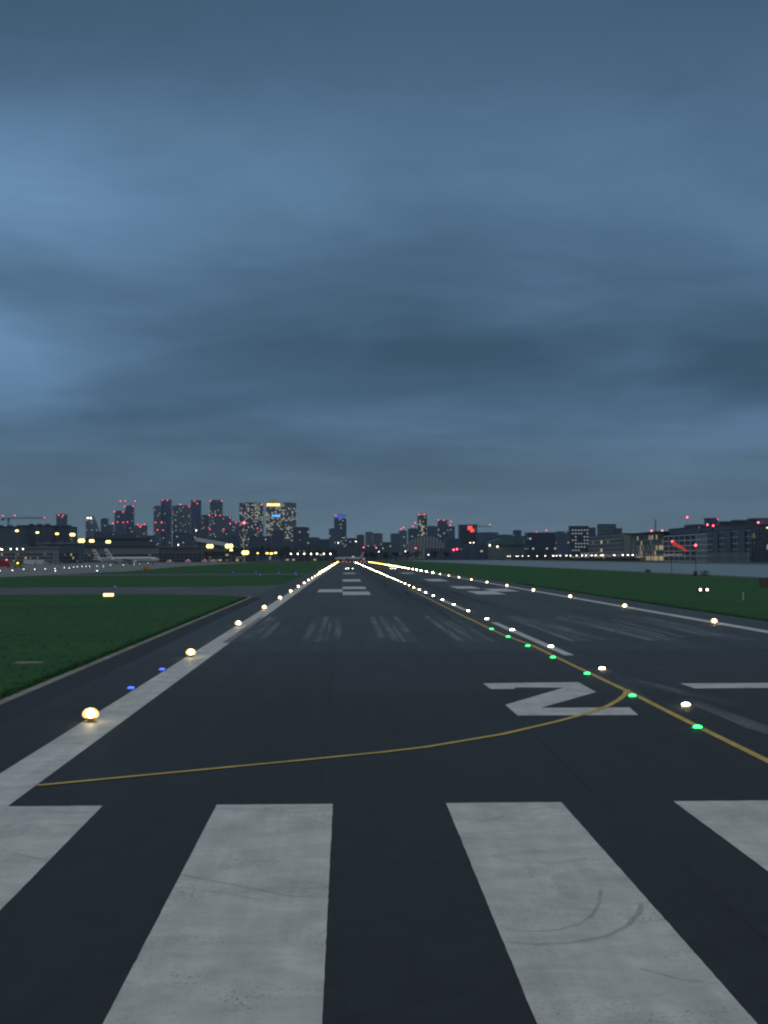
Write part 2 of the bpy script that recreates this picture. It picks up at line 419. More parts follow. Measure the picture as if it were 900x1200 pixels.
# runway with a flared mouth at the taxiway
def arc(cx, cy, r, a0, a1, n=10):
    return [(cx + r * math.cos(math.radians(a0 + (a1 - a0) * i / n)), cy + r * math.sin(math.radians(a0 + (a1 - a0) * i / n))) for i in range(n + 1)]
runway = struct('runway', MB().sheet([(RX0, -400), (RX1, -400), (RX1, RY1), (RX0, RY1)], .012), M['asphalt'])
R_ = 16.0
fil = arc(RX0 - R_ - .0, T0 - R_, R_, 0, 90)       # from the runway edge round to the taxiway's near side
taxi = [(RX0, T0 - R_)] + fil[1:] + [(-75, T0), (-75, T1)] + arc(RX0 - R_, T1 + R_, R_, -90, 0) + [(RX0, T1 + R_)]
struct('taxiway', MB().sheet(taxi, .008), M['taxi'])
struct('far_taxiway', MB().sheet([(-78, 345), (RX0, 345), (RX0, 372), (-78, 372)], .008), M['taxi'])
struct('apron', MB().sheet([(-900, 200), (-75.0, 200), (-72.0, 330), (-66, 460), (-78, 700), (-86, 1380), (-900, 1380)], .016), M['apron'])
# worn dark strip, then a pale concrete edge between asphalt and grass
def ribbon(pts, w0, w1):                            # strip from w0 to w1 to the left of a path
    L, Rr = [], []
    for i, p in enumerate(pts):
        a = Vector(pts[max(i-1, 0)]); b = Vector(pts[min(i+1, len(pts)-1)]); d = (b - a).normalized(); nrm = Vector((-d.y, d.x))
        q = Vector(p); L.append(q + nrm * w1); Rr.append(q + nrm * w0)
    return L, Rr
def strip(mb, pts, w0, w1, z, m=0):
    L, Rr = ribbon(pts, w0, w1); n = len(pts)
    mb.add([(p.x, p.y, z) for p in Rr] + [(p.x, p.y, z) for p in L], [(i, i+1, n+i+1, n+i) for i in range(n-1)], m); return mb
edge = [(RX0, -400 + 20 * i) for i in range(28)] + [(RX0, T0 - R_)] + fil[1:] + [(-75, T0)]
edge = [p for i, p in enumerate(edge) if i == 0 or (Vector(p) - Vector(edge[i-1])).length > .05]
edge = [p for p in edge if not (p[0] == RX0 and p[1] > T0 - R_ + .01)]
struct('runway_edge_strip', strip(MB(), edge, 0.0, .30, .020), M['kerb'])
struct('runway_shoulder', strip(MB(), edge[:edge.index((RX0, T0 - R_)) + 1], -1.1, 0, .016), M['asphalt_dark'])

def mark(name, poly, mat='white', z=.018):
    o = MB().sheet(poly, z).build(name, M[mat], runway); o['kind'] = 'structure'; return o
def fan(name, poly, mat='white', z=.018):
    import bmesh
    bm = bmesh.new(); vs = [bm.verts.new((p[0], p[1], z)) for p in poly]; bm.faces.new(vs); bm.normal_update(); bmesh.ops.triangulate(bm, faces=bm.faces[:])
    for f in bm.faces:
        if f.normal.z < 0: f.normal_flip()
    me = bpy.data.meshes.new(name); bm.to_mesh(me); bm.free(); me.materials.append(M[mat])
    o = link(name, me, runway); o['kind'] = 'structure'; return o
CX = 8.6
def R4(x0, x1, y0, y1): return [(x0, y0), (x1, y0), (x1, y1), (x0, y1)]
for x0 in (-5.62, -2.02, 1.58, 5.18, 10.3, 13.9, 17.5):
    n_ = 150; jr = random.Random(int(x0 * 10))
    up_ = [(x0 + 1.82 + jr.gauss(0, .0018), -6.5 + 30.1 * i / n_) for i in range(n_ + 1)]
    dn_ = [(x0 + jr.gauss(0, .0018), 23.6 - 30.1 * i / n_) for i in range(n_ + 1)]
    top_ = [(x0 + 1.82 - 1.82 * i / 9, 23.6 + jr.gauss(0, .006)) for i in range(1, 9)]
    fan('threshold_stripe', up_ + top_ + dn_)
rs = random.Random(12)
for x0 in (-5.62, -2.02, 1.58, 5.18, 10.3, 13.9, 17.5):
    mark('removed_stripe', R4(x0, x0 + 1.82, 68.5, 98.5), 'faint')
    for a, b in ((0, .34), (.62, .95), (1.05, 1.22), (1.5, 1.82)):
        ya = 68.5 + rs.choice((0, 0, 4, 9)); yb = 98.5 - rs.choice((0, 0, 3, 8))
        mark('removed_stripe_scrap', R4(x0 + a, x0 + b, ya, yb), 'ghost', .0185)
mark('edge_line', R4(-6.22, -5.28, 23.62, 1380)); mark('edge_line', R4(21.25, 22.0, 23.62, 1380)); mark('edge_line', R4(-6.22, -5.64, -400, 23.60)); mark('edge_line', R4(21.25, 22.0, -400, 23.60))
def img_poly(pts): return [tuple(G(x, y)[:2]) for x, y in pts]
z5 = lambda pts: [(500 + a / 2.25, 760 + b / 2.25) for a, b in pts]
two = z5([(148, 93), (400, 90), (447, 116.5), (300, 158), (535, 157), (558, 177), (240, 178.5), (207, 150), (362, 104.5), (234, 104), (231, 108), (169, 108.5)])
fan('runway_number', img_poly(two))
# the seven: top bar and slanting stem
p7 = G(805, 801.5); q7 = G(813, 807.3)
fan('runway_number', [(10.25, q7.y), (12.55, q7.y), (11.3, 36.2), (12.1, 36.2), (13.35, q7.y), (13.35, p7.y), (10.2, p7.y)])
# centre line: dashes of 30 m, gaps of 20 m
for k in range(26):
    y0 = 58.7 + 50 * k
    if y0 + 30 < 1390: mark('centre_line_dash', R4(8.62, 9.02, y0, y0 + 30))
# touchdown zone and aiming bars
for a, b, y0, y1 in ((-.25, 2.7, 155.5, 171), (-3.15, -.28, 168.5, 183.5), (-.3, 2.65, 184.5, 200), (-.4, 2.65, 243, 268), (-.4, 2.6, 358, 384)):
    mark('touchdown_bar', R4(a, b, y0, y1)); mark('touchdown_bar', R4(2 * 8.3 - b, 2 * 8.3 - a, y0, y1))
# yellow taxi lines
def bez(p0, p1, p2, n=14):
    return [((1-t)**2 * p0[0] + 2*t*(1-t)*p1[0] + t*t*p2[0], (1-t)**2 * p0[1] + 2*t*(1-t)*p1[1] + t*t*p2[1]) for t in [i / n for i in range(n+1)]]
def line(name, pts, w, mat, z):
    o = strip(MB(), pts, -w/2, w/2, z).build(name, M[mat], runway); o['kind'] = 'structure'; return o
yl = img_poly([(1010, 947), (900, 893), (817, 852), (740, 813), (669, 779), (624, 757)])
line('lead_on_line', yl + [(7.85, 75), (7.8, 100), (7.85, 140), (8.0, 190)], .175, 'yellow', .022)
cv = img_poly([(43, 922), (225, 904.5), (350, 892.5), (450, 882.5), (500, 876.5), (589, 861.5), (651, 847), (690, 836.5), (712, 828.5), (726, 820.5), (733, 814.5), (735, 809)])
line('turn_off_line', cv, .165, 'yellow', .026)
# ground-off arrows right of the number
z4 = lambda pts: [(600 + a / 3, 660 + b / 3) for a, b in pts]
fan('removed_arrow', img_poly(z4([(358, 392), (640, 455), (818, 497), (760, 503), (500, 440), (372, 425)])), 'ghost', .016)
fan('removed_arrow', img_poly(z4([(585, 478), (640, 480), (900, 572), (900, 605), (820, 580)])), 'ghost', .0165)
fan('removed_arrow', img_poly(z4([(372, 428), (420, 432), (500, 490), (470, 490)])), 'ghost', .017)
for pts in ([(0, 180), (330, 268), (310, 272), (0, 195)], [(160, 188), (520, 272), (490, 274), (150, 196)], [(360, 195), (620, 262), (590, 264), (350, 200)]):
    fan('removed_line', img_poly(z4(pts)), 'ghost', .0165)
for pts, w in (([(355, 128), (410, 180), (480, 248), (560, 318), (640, 385), (720, 445), (800, 520), (900, 612)], .07), ([(480, 250), (520, 268), (560, 300)], .05)):
    line('sealed_crack', img_poly([(450 + a / 2, 800 + b / 2) for a, b in pts]), w, 'skid', .0165)
sr = random.Random(5)
for k in range(16):                                  # long dark rubber streaks along the wheel tracks
    xx = sr.choice((5.2, 5.9, 6.5, 10.8, 11.4, 12.0)) + sr.gauss(0, .35); ya = sr.uniform(92, 190); ln = sr.uniform(25, 90)
    line('rubber_streak', [(xx + .25 * math.sin(i * .5 + k), ya + ln * i / 8) for i in range(9)], sr.uniform(.12, .35), 'skid', .0175 + .0002 * k)
# curved tyre marks across the second stripe
z7 = lambda pts: [(450 + a / 2, 800 + b / 2) for a, b in pts]
for pts, w in (([(285, 583), (345, 588), (410, 584), (460, 570), (490, 548), (505, 520), (508, 490)], .05),
               ([(285, 612), (360, 619), (440, 614), (520, 600), (570, 575), (598, 545), (605, 520)], .07),
               ([(255, 410), (330, 428), (400, 428), (480, 415)], .03), ([(170, 341), (260, 322), (365, 298)], .035), ([(600, 675), (690, 700), (780, 710)], .04)):
    line('tyre_mark', img_poly(z7(pts)), w, 'skid', .024)
z6 = lambda pts: [(a / 2, 800 + b / 2) for a, b in pts]
for pts, w in (([(425, 455), (560, 480), (680, 505), (770, 505)], .05), ([(400, 480), (540, 500), (620, 515)], .03), ([(0, 395), (100, 420), (180, 425)], .04), ([(20, 330), (120, 345), (200, 330)], .03)):
    line('tyre_mark', img_poly(z6(pts)), w, 'skid', .024)

# ------------------------------------------------------------------ airfield lamps
def mesh_edge_lamp(lens):
    b = MB().lathe([(.17, 0), (.17, .02), (.09, .03), (.09, .045)], n=14).mesh('base', M['amberpaint'], False)
    s = MB().lathe([(.05, .045), (.05, .07), (.12, .085), (.14, .10), (.14, .115)], n=14).mesh('stem', M['amberpaint'])
    l = MB().lathe([(.15, .115), (.195, .16), (.195, .22), (.15, .29), (.08, .335), (.005, .35)], n=18).mesh('lens', E['edgehalo'], True)  # glass made oversized so its glow forms the painted halo ring
    c_ = MB().ball((0, 0, .21), .10, 12).mesh('filament', E['edgecore'], True)
    return b, s, l, c_
def lamp_proto(meshes, names, name, label, cat, loc, group):
    r = thing(name, label, cat, loc, 0, group)
    for me, n in zip(meshes, names): link(n, me, r)
    return r
edge_white = mesh_edge_lamp('edge')
far_edge = {}
for key in ('edge', 'amber'):
    mb = MB().lathe([(.15, 0), (.15, .03), (.03, .05), (.03, .16), (.11, .19)], n=8).lathe([(.14, .19), (.19, .27), (.14, .36), (.01, .41)], n=8, m=1)
    far_edge[key] = mb.mesh('edge_lamp', [M['amberpaint'], E[key]])
ys_edge = [35.6, 58.6, 84.6] + [84.6 + 27.2 * k for k in range(1, 46)]
ys_edge = [y for y in ys_edge if y < 1310]
proto_edge = None
for side, sx, nm in ((0, -6.02, 'left'), (1, 21.0, 'right')):
    for k, y in enumerate(ys_edge):
        if side == 1 and k == 0: continue
        kk = k - side * 2 if side else k
        if side == 1 and k == 1:
            lab = 'white runway edge lamp on the right edge line just outside the frame'
        elif kk < 10:
            lab = ('big warm white runway edge lamp on the %s edge line, %s' % (nm, 'nearest to the viewer' if kk == 0 else ORD[kk] + ' from the viewer'))
        elif y < 760:
            lab = 'warm white edge lamp far along the %s edge line where lamps run together' % nm
        else:
            lab = 'tiny yellow edge lamp in the last stretch of the %s edge line' % nm
        grp = 'runway edge lamps along the %s line' % nm
        if side == 1 and k == 1: continue
        if y < 330:
            if proto_edge is None:
                proto_edge = lamp_proto(edge_white, ('base', 'stem', 'lens', 'filament'), 'runway_edge_lamp', lab, 'runway lamp', (sx, y, .012), grp)
            else: dup(proto_edge, (sx, y, .012), 0, lab, grp)
        else:
            o = link('runway_edge_lamp', far_edge['edge' if y < 760 else 'amber'], None, (sx, y, .012)); tag(o, lab, 'runway lamp', grp)
def inset_meshes(lens):
    b = MB().lathe([(.17, 0), (.165, .012), (.12, .02), (.11, .022)], n=14).mesh('base', M['metal'])
    l = MB().lathe([(.085, .022), (.105, .032), (.10, .05), (.07, .07), (.01, .08)], n=14).mesh('lens', E[lens], True)
    return b, l
def inset_far(lens):
    return MB().lathe([(.16, 0), (.12, .02)], n=8).lathe([(.105, .02), (.12, .05), (.08, .085), (.01, .095)], n=8, m=1).mesh('inset_lamp', [M['metal'], E[lens]])
cm, cf = inset_meshes('centre'), inset_far('centre')
pc = None
ys_c = [38.6, 51.2, 64.0, 78.8] + [78.8 + 14.1 * k for k in range(1, 90)]
for k, y in enumerate([y for y in ys_c if y < 1310]):
    x = 8.82
    if k < 10: lab = 'white flush lamp on the runway centre line, %s' % ('nearest to the viewer' if k == 0 else ORD[k] + ' from the viewer')
    else: lab = 'white flush centre line lamp far down the runway where lamps merge into a streak'
    grp = 'centre line lamps of the runway'
    if y < 330:
        if pc is None: pc = lamp_proto(cm, ('base', 'lens'), 'centre_line_lamp', lab, 'runway lamp', (x, y, .018), grp)
        else: dup(pc, (x, y, .018), 0, lab, grp)
    else: tag(link('centre_line_lamp', cf, None, (x, y, .018)), lab, 'runway lamp', grp)
gm = inset_meshes('green'); pg = None
for k, (px, py) in enumerate(((817.5, 852.3), (741, 815.5), (688, 789.5), (648, 770.5), (618.5, 757), (595.5, 746.3), (576, 737.3))):
    q = G(px, py, .05)
    lab = 'green flush lamp on the yellow taxi line, ' + ('nearest to the viewer', 'where the curved yellow line branches off', 'level with the top of the number two', 'beside the near end of a white dash',
           'beside the middle of a white dash', 'beside the far half of a white dash', 'farthest from the viewer')[k]
    if pg is None: pg = lamp_proto(gm, ('base', 'lens'), 'taxi_line_lamp', lab, 'taxiway lamp', (q.x, q.y, .022), 'green lamps along the yellow taxi line')
    else: dup(pg, (q.x, q.y, .022), 0, lab)
bm_ = inset_meshes('blue'); pb = None
for k, (px, py, lab) in enumerate(((153.5, 806.3, 'small blue flush lamp left of the left edge line, nearest to the viewer'), (190, 784.5, 'small blue flush lamp left of the left edge line between two big lamps'),
                                   (135, 687.5, 'single blue lamp at the grey taxiway on the left grass'), (206, 742, None))):
    if lab is None: continue
    q = G(px, py, .05)
    if pb is None: pb = lamp_proto(bm_, ('base', 'lens'), 'blue_taxi_lamp', lab, 'taxiway lamp', (q.x, q.y, .02), 'blue taxiway lamps')
    else: dup(pb, (q.x, q.y, .02), 0, lab)
taxi_lamp = MB().lathe([(.12, 0), (.12, .03), (.03, .05), (.03, .22), (.09, .25)], n=8).lathe([(.09, .25), (.12, .31), (.09, .38), (.01, .42)], n=8, m=1)
tl_blue = taxi_lamp.mesh('blue_taxi_lamp', [M['bluepaint'], E['blue']]); tl_pale = taxi_lamp.mesh('apron_lamp', [M['bluepaint'], E['apronlamp']])
for k, (px, py) in enumerate(((273, 670.8), (300, 671.3), (305, 673.2), (327, 671), (346, 671.2), (347, 673.3))):
    q = G(px, py, .3)
    o_ = link('blue_taxi_lamp', tl_blue, None, (q.x, q.y, .01)); o_.scale = (.65, .65, .8); tag(o_, ('blue lamp on the far thin taxiway beyond the left grass, %s from the left' % ORD[k]), 'taxiway lamp', 'blue lamps of the far taxiway')
dots = [(0,490),(65,488),(125,482),(183,482),(238,480),(290,478),(292,490),(340,473),(365,475),(388,470),(408,468),(433,468),(455,467),(472,467),(512,465),(512,490),(545,465),(583,460),(650,460),(708,456),(735,453),(780,448),(820,440)]
for k, (a, b) in enumerate(dots):
    q = G(a / 4.5, 560 + b / 4.5, .34)
    tag(link('apron_lamp', tl_pale, None, (q.x, q.y, .018)), 'tiny pale lamp in the dotted row on the grey apron behind the left grass', 'taxiway lamp', 'pale lamps dotted along the apron')
# touchdown zone lamps, two short bars of them
for k, (px, py) in enumerate(((405.5, 666.2), (408.2, 666.2), (413.2, 666.2), (458, 666), (460.5, 666), (463.5, 666.3))):
    q = G(px, py, .06); s = 'left' if k < 3 else 'right'
    tag(link('touchdown_lamp', cf, None, (q.x, q.y, .018)), 'white flush lamp in the short bar of lamps far ahead, %s of the centre line' % s, 'runway lamp', 'touchdown lamps %s of the centre' % s)
# red lamps across the runway's far end
rl = MB().lathe([(.18, 0), (.06, .08), (.06, .2), (.18, .24)], n=8).lathe([(.18, .24), (.26, .36), (.18, .5), (.02, .55)], n=8, m=1).mesh('end_lamp', [M['amberpaint'], E['redfar']])
for k in range(9):
    x = -5.0 + 26 * k / 8
    tag(link('end_lamp', rl, None, (x, 1345, .012)), 'tiny red lamp in the row across the far end of the runway', 'runway lamp', 'red lamps across the runway end')

# ------------------------------------------------------------------ things on the grass
q = G(824.5, 696.5)
r = thing('approach_slope_unit', 'low unit with two bright white lamps on the right grass', 'runway lamp', (q.x, q.y, 0))
MB().box(-.62, .62, -.05, .75, .34, .62).build('housing', M['red'], r)
for sx in (-.5, .5):
    l = MB().tube((sx, .1, 0), (sx, .1, .34), .035).tube((sx, .6, 0), (sx, .6, .34), .035).build('leg', M['metal'], r)
for sx in (-.35, .35):
    b = MB().lathe([(.20, -.09), (.20, -.05)], (sx, 0, .48), 16, 'Y').build('lamp_ring', M['black'], r)
    MB().lathe([(.11, -.115), (.13, -.091)], (sx, 0, .48), 16, 'Y').build('lens', E['white'], b)
q = G(871, 704)
r = thing('marker_post', 'thin white marker post standing on the right grass', 'post', (q.x, q.y, 0))
MB().tube((0, 0, .03), (0, 0, .75), .05, .045, 10).build('post', M['offwhite'], r); MB().lathe([(.13, 0), (.12, .03)], n=12).build('foot', M['black'], r)
q = G(896, 688)
r = thing('service_cabinet', 'low brown cabinet at the dock edge by the right frame', 'cabinet', (q.x + .3, q.y, 0))
MB().box(-.9, .9, -.4, .4, .1, 1.15).build('body', flat('brown_panel', (.16, .11, .09), .7), r); MB().box(-.98, .98, -.48, .48, 1.15, 1.24).build('lid', M['grey'], r)
MB().box(-.8, .8, -.3, .3, 0, .1).build('foot', M['concrete'], r); MB().box(-.02, .02, -.42, -.4, .2, 1.1).build('door_gap', M['black'], r)
# windsock
q = G(787, 671.5); Dw = q.y
r = thing('windsock', 'red orange lit windsock drooping from a thin mast on the dock bank', 'windsock', (q.x, Dw, 0))
hz = A(787, 635, Dw).z
MB().tube((0, 0, .12), (0, 0, hz + .5), .08, .05, 10).build('mast', M['darkmetal'], r); MB().lathe([(.4, 0), (.4, .1), (.12, .13)], n=12).build('foot', M['concrete'], r)
sock = MB(); pts = []
L_ = 4.2; n = 16; K = 8
vs = []
for j in range(K + 1):
    t_ = j / K; cx_ = .15 + 3.7 * t_; cz_ = hz - 2.15 * t_ - .15 * math.sin(PI * t_); rr = .44 - .30 * t_
    rr *= 1 - .10 * (j % 2)
    for i in range(n):
        a_ = 2 * PI * i / n; vs.append((cx_ + rr * math.cos(a_) * .5, rr * math.sin(a_), cz_ + rr * math.cos(a_) * .87))
sock.add(vs, [(j*n+i, j*n+(i+1) % n, (j+1)*n+(i+1) % n, (j+1)*n+i) for j in range(K) for i in range(n)])
M['sock'] = emit('self_lit_windsock_fabric', (1, .07, .03), .38, False)  # cloth emits by itself, in place of floodlight falling on it
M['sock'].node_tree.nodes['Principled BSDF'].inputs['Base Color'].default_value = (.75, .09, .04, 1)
sk = sock.build('sock', M['sock'], r, smooth=True)
sk.modifiers.new('s', 'SOLIDIFY').thickness = .02
MB().tube((0, 0, hz + .3), (.2, 0, hz + .35), .04).build('lamp_arm', M['darkmetal'], r); MB().ball((.25, 0, hz + .1), .22).build('lamp', E['red'], r)
q = G(815.5, 673)
r = thing('obstruction_mast', 'slim mast with one red lamp right of the windsock', 'mast', (q.x, q.y, 0)); hz = A(815, 639, q.y).z
MB().tube((0, 0, .08), (0, 0, hz - .12), .07, .05).build('mast', M['darkmetal'], r); MB().lathe([(.3, 0), (.3, .08)], n=10).build('foot', M['concrete'], r); MB().ball((0, 0, hz), .24).build('lamp', E['red'], r)
# small shrubs on the bank
def tuft(label, loc, h, w, cnt):
    mb = MB()
    for i in range(cnt):
        a, b = random.uniform(0, 2*PI), random.random(); p = Vector((math.cos(a) * w * b * .5, math.sin(a) * w * b * .5, random.uniform(.05, h)))
        d = Vector((random.gauss(0, 1), random.gauss(0, 1), random.gauss(.8, .6))).normalized() * random.uniform(.12, .25); e = d.orthogonal().normalized() * .08
        mb.add([p - e, p + e, p + d + e * .3, p + d - e * .3], [(0, 1, 2, 3)])
    return tag(mb.build('shrub', M['leaf'], None, loc), label, 'shrub', 'shrubs on the dock bank')
for px, py, h, w, lab in ((759, 671.5, .8, 1.8, 'small dark shrub on the dock bank left of the windsock'), (826, 675.5, 1.1, 2.2, 'small dark shrub on the dock bank right of the red lamp mast'),
                      (815, 675.2, .9, 1.2, 'small dark shrub on the dock bank at the foot of the red lamp mast')):
    q = G(px, py); tuft(lab, (q.x, q.y, 0), h, w, 160)
# lit sign on the left grass and a strip of concrete
q = G(127, 700.5)
r = thing('taxiway_sign', 'small glowing yellow sign standing on the left grass before the taxiway', 'sign', (q.x, q.y, 0), math.radians(14))
MB().box(-.55, .55, -.1, .1, .10, .48).build('housing', M['black'], r); MB().box(-.51, .51, -.112, -.1, .14, .44).build('sign_face', emit('sign_face', (1, .74, .30), 2.6), r)
for sx in (-.45, .45): MB().tube((sx, 0, 0), (sx, 0, .1), .03).build('leg', M['metal'], r)
p0, p1 = G(18, 777.3), G(51, 776.6)
mbx = MB().box(min(p0.x, p1.x), max(p0.x, p1.x), p0.y - .35, p0.y + .35, -.05, .035)
tag(mbx.build('drain_cover', M['kerb']), 'pale concrete drain cover lying in the left grass', 'drain cover')

# ------------------------------------------------------------------ towers of the skyline
beacon_me = {}
def beacon(r, p, rad=2.4):
    rad *= .72
    k = round(rad, 1)
    if k not in beacon_me: beacon_me[k] = MB().ball((0, 0, 0), rad).mesh('beacon', E['beacon'])
    return link('beacon', beacon_me[k], r, p)
BR = [0]
def tower(name, label, px0, px1, ytop, D, mat, depth=None, roof=None, plant=True, lights=(), cat='tower', group='towers on the skyline', rz=0.0, pod=None, setback=None):
    """A tower between two columns of the photograph, D metres off; lights are places of the photograph on its face."""
    x0, zt = XZ(px0, ytop, D); x1, _ = XZ(px1, ytop, D); w = x1 - x0; xc = (x0 + x1) / 2; dp = depth or w
    r = thing(name, label, cat, (xc, D, 0), rz, group)
    wx = w / 2
    if rz: wx = w / 2 / (abs(math.cos(rz)) + abs(math.sin(rz)) * dp / w)
    dy0 = 0
    b = MB().box(-wx, wx, 0, dp, 0, zt)
    # corner piers and a parapet break the plain block
    b.build('facade', mat, r)
    pm = roof or M['dark']
    ph = max(1.2, zt * .012)
    MB().box(-wx - .4, wx + .4, -.4, 0.6, zt, zt + ph).box(-wx - .4, wx + .4, dp - .6, dp + .4, zt, zt + ph).box(-wx - .4, -wx + .6, .6, dp - .6, zt, zt + ph).box(wx - .6, wx + .4, .6, dp - .6, zt, zt + ph).build('parapet', pm, r)
    if plant: MB().box(-wx * .6, wx * .5, dp * .25, dp * .75, zt + .01, zt + zt * .02 + 1).build('roof_plant', pm, r)
    if pod: MB().box(-wx * pod[0], wx * pod[0], -dp * .25, -.05, 0, zt * pod[1]).build('podium', mat, r)
    for a, y in lights:
        p = A(a, y, D - 1.5); off = .0
        lx, lz = p.x - xc, p.z
        if lz > zt + .5:                       # on a stick above the roof
            s = MB().tube((lx, .4, zt), (lx, .4, lz - 1.5), .5, .4, 6).build('mast', pm, r); beacon(r, (lx, .4, lz), 2.6 * D / 5000)
        else: beacon(r, (lx, -2.2, lz), 2.4 * D / 5000)
    return r
def fc(w, g_, lit, pw=5.2, ph=3.9, **k):
    return facade(w + (1,), g_ + (1,), pw, ph, lit, **k)
slate = (.12, .17, .26); steel = (.18, .24, .32); pale = (.26, .3, .36); brown = (.17, .18, .23); navy = (.09, .14, .24)
gl = (.05, .085, .15); gl2 = (.08, .13, .19)
D5 = 5000
zA = lambda a, b: (a / 4.5, 560 + b / 4.5)
zB = lambda a, b: (150 + a / 4.5, 560 + b / 4.5)
zC = lambda a, b: (300 + a / 4.5, 560 + b / 4.5)
zD = lambda a, b: (430 + a / 4.5, 580 + b / 4.5)
zE = lambda a, b: (560 + a / 4.5, 580 + b / 4.5)
zF = lambda a, b: (700 + a / 4.5, 580 + b / 4.5)
tower('tower', 'stubby dark tower with two red roof lamps left of the row of yellow floodlights', 66, 77, 603.5, 4300, fc(slate, gl, .02, seed=2), lights=[zA(310, 197), zA(332, 198)])
# tower with a sloping shoulder
x0, zt = XZ(100.5, 605.5, 4600); x1, zs = XZ(109, 605.5, 4600); x2, z2 = XZ(114.5, 620, 4600)
r = thing('tower', 'pale tower with a sloping right shoulder and two white roof lamps', 'tower', (x0, 4600, 0), 0, 'towers on the skyline')
MB().yprism([(0, 0), (x2 - x0, 0), (x2 - x0, z2), (x1 - x0, zs), (0, zt)], 0, 30).build('facade', fc(steel, gl2, .04, seed=3), r)
MB().box(1, x1 - x0 - 1, 5, 25, zt + .01, zt + 3).build('roof_plant', M['dark'], r)
for a in (462, 478): p = A(a / 4.5, 607, 4595); MB().ball((p.x - x0, -3, p.z), 2).build('lamp', E['floodwhite'], r)
tower('tower', 'plain slate block right of the tower with the sloping shoulder', 118, 126, 608.5, 4700, fc(slate, gl, .03, seed=4))
tower('tower', 'low brown block leaning on the plain slate block', 126.2, 132.5, 615.5, 4650, fc(brown, gl, .04, seed=5), plant=False)
tower('tower', 'dark tower with red lamps at its corners and a red belt half way down', 134.2, 145.5, 599.8, 4800, fc(slate, gl, .03, seed=6), lights=[zA(603, 178), zA(648, 180), zA(595, 240), zA(620, 233), zA(650, 235)])
tower('tower', 'unfinished tower with red lamps on cranes above its roof', 147, 156.3, 593.8, 4900, fc(navy, gl, .02, seed=7), lights=[zA(658, 150), zA(702, 150), zA(634, 123), zA(660, 121), zA(712, 122), zA(672, 233)])
tower('tower', 'low broad block crowned by a cluster of red lamps', 157, 171, 616, 4850, fc(brown, gl, .04, seed=8), lights=[zA(727, 247), zA(745, 250), zA(760, 245), zA(740, 258)])
tower('tower', 'shorter half of the dark pair of towers at the left end of the main cluster', 180, 188.3, 594, 5000, fc(steel, gl, .04, seed=9), lights=[zB(145, 235), zB(155, 275)])
tower('tower', 'taller half of the dark pair of towers with two red lamps at its roof edge', 188.5, 200, 586.3, 5020, fc(navy, gl, .03, seed=10), lights=[zB(182, 118), zB(208, 118), zB(177, 233), zB(185, 276)], plant=False)
r = tower('tower', 'broad grey tower with a stepped light roof', 202, 223, 593.5, 5100, fc((.2, .24, .29), gl2, .05, pw=4, seed=11), lights=[zB(275, 139), zB(322, 152)])
tower('tower', 'slim dark tower with a red lamp cluster at its top', 223.7, 235, 587, 5000, fc(navy, gl, .02, seed=12), lights=[zB(350, 123), zB(365, 135)], plant=False)
tower('tower', 'mid height pinkish grey tower in the gap left of the twin red cornered tower', 235.2, 245, 604.5, 5200, fc((.22, .22, .26), gl2, .05, seed=13))
tower('tower', 'square dark tower with a red lamp at each roof corner and a red belt', 246, 260, 587.3, 5150, fc(slate, gl, .03, seed=14), lights=[zB(434, 122), zB(494, 122), zB(430, 198), zB(462, 198), zB(486, 199), zB(432, 270)])
tower('tower', 'dark block in front of the square red cornered tower', 248, 270, 605.8, 4950, fc(brown, gl, .05, seed=15), lights=[zB(505, 270), zB(538, 210)])
tower('tower', 'low block with three red lamps left of the broad lit bank tower', 268.5, 280, 612.5, 4900, fc(slate, gl, .06, seed=16), lights=[zB(538, 240), zB(570, 237), zB(600, 237)])
big = dict(pw=6.0, ph=5.0, strength=.75, litcol=(1, .76, .36))
tower('tower', 'broad glass bank tower with many lit floors and a red lamp at its right top', 280.5, 308, 590.3, 5050, fc((.10, .15, .21), (.06, .10, .16), .22, seed=17, **big), lights=[zB(706, 138), zB(683, 265)], roof=M['concrete'])
tower('tower', 'broad glass tower with lit floors right of the pyramid roofed tower', 328.3, 347, 590.3, 5120, fc((.15, .2, .25), (.09, .14, .19), .26, seed=18, **big), roof=M['concrete'])
# pyramid-roofed tower
Dp = 5080; x0, zt = XZ(312, 591, Dp); x1, _ = XZ(328, 591, Dp); w = x1 - x0
r = thing('tower', 'tallest tower with a glowing yellow pyramid roof', 'tower', ((x0 + x1) / 2, Dp, 0), 0, 'towers on the skyline')
MB().box(-w/2, w/2, 0, w, 0, zt - 6).build('facade', fc((.17, .22, .26), (.09, .14, .19), .30, seed=19, **big), r)
MB().box(-w/2 + 1.5, w/2 - 1.5, 1.5, w - 1.5, zt - 5.99, zt + 3).build('crown', E['crown'], r)
zp = A(320, 584, Dp).z; h = w/2 - 1.0
MB().add([(-h, w/2-h, zt+3.01), (h, w/2-h, zt+3.01), (h, w/2+h, zt+3.01), (-h, w/2+h, zt+3.01), (0, w/2, zp)], [(3,2,1,0), (0,1,4), (1,2,4), (2,3,4), (3,0,4)]).build('pyramid_roof', flat('steel_pyramid', (.5, .42, .2), .35, .7), r)
s0, s1 = A(319, 604.5, Dp), A(328.5, 604.5, Dp)
MB().box(s0.x - r.location.x, s1.x - r.location.x - .5, -1.2, -.2, s0.z - 2.8, s0.z + 2.8).build('sign', E['sign'], r)
tower('tower', 'dark office block in front of the pyramid roofed tower', 318.5, 333, 622.3, 3900, fc((.08, .095, .13), gl, .02, seed=20), group='mid distance blocks', cat='block')
tower('tower', 'dark wide block with flat roof right of the lit towers', 343, 362, 618.5, 3700, fc((.08, .095, .12), gl, .015, seed=21), group='mid distance blocks', cat='block')
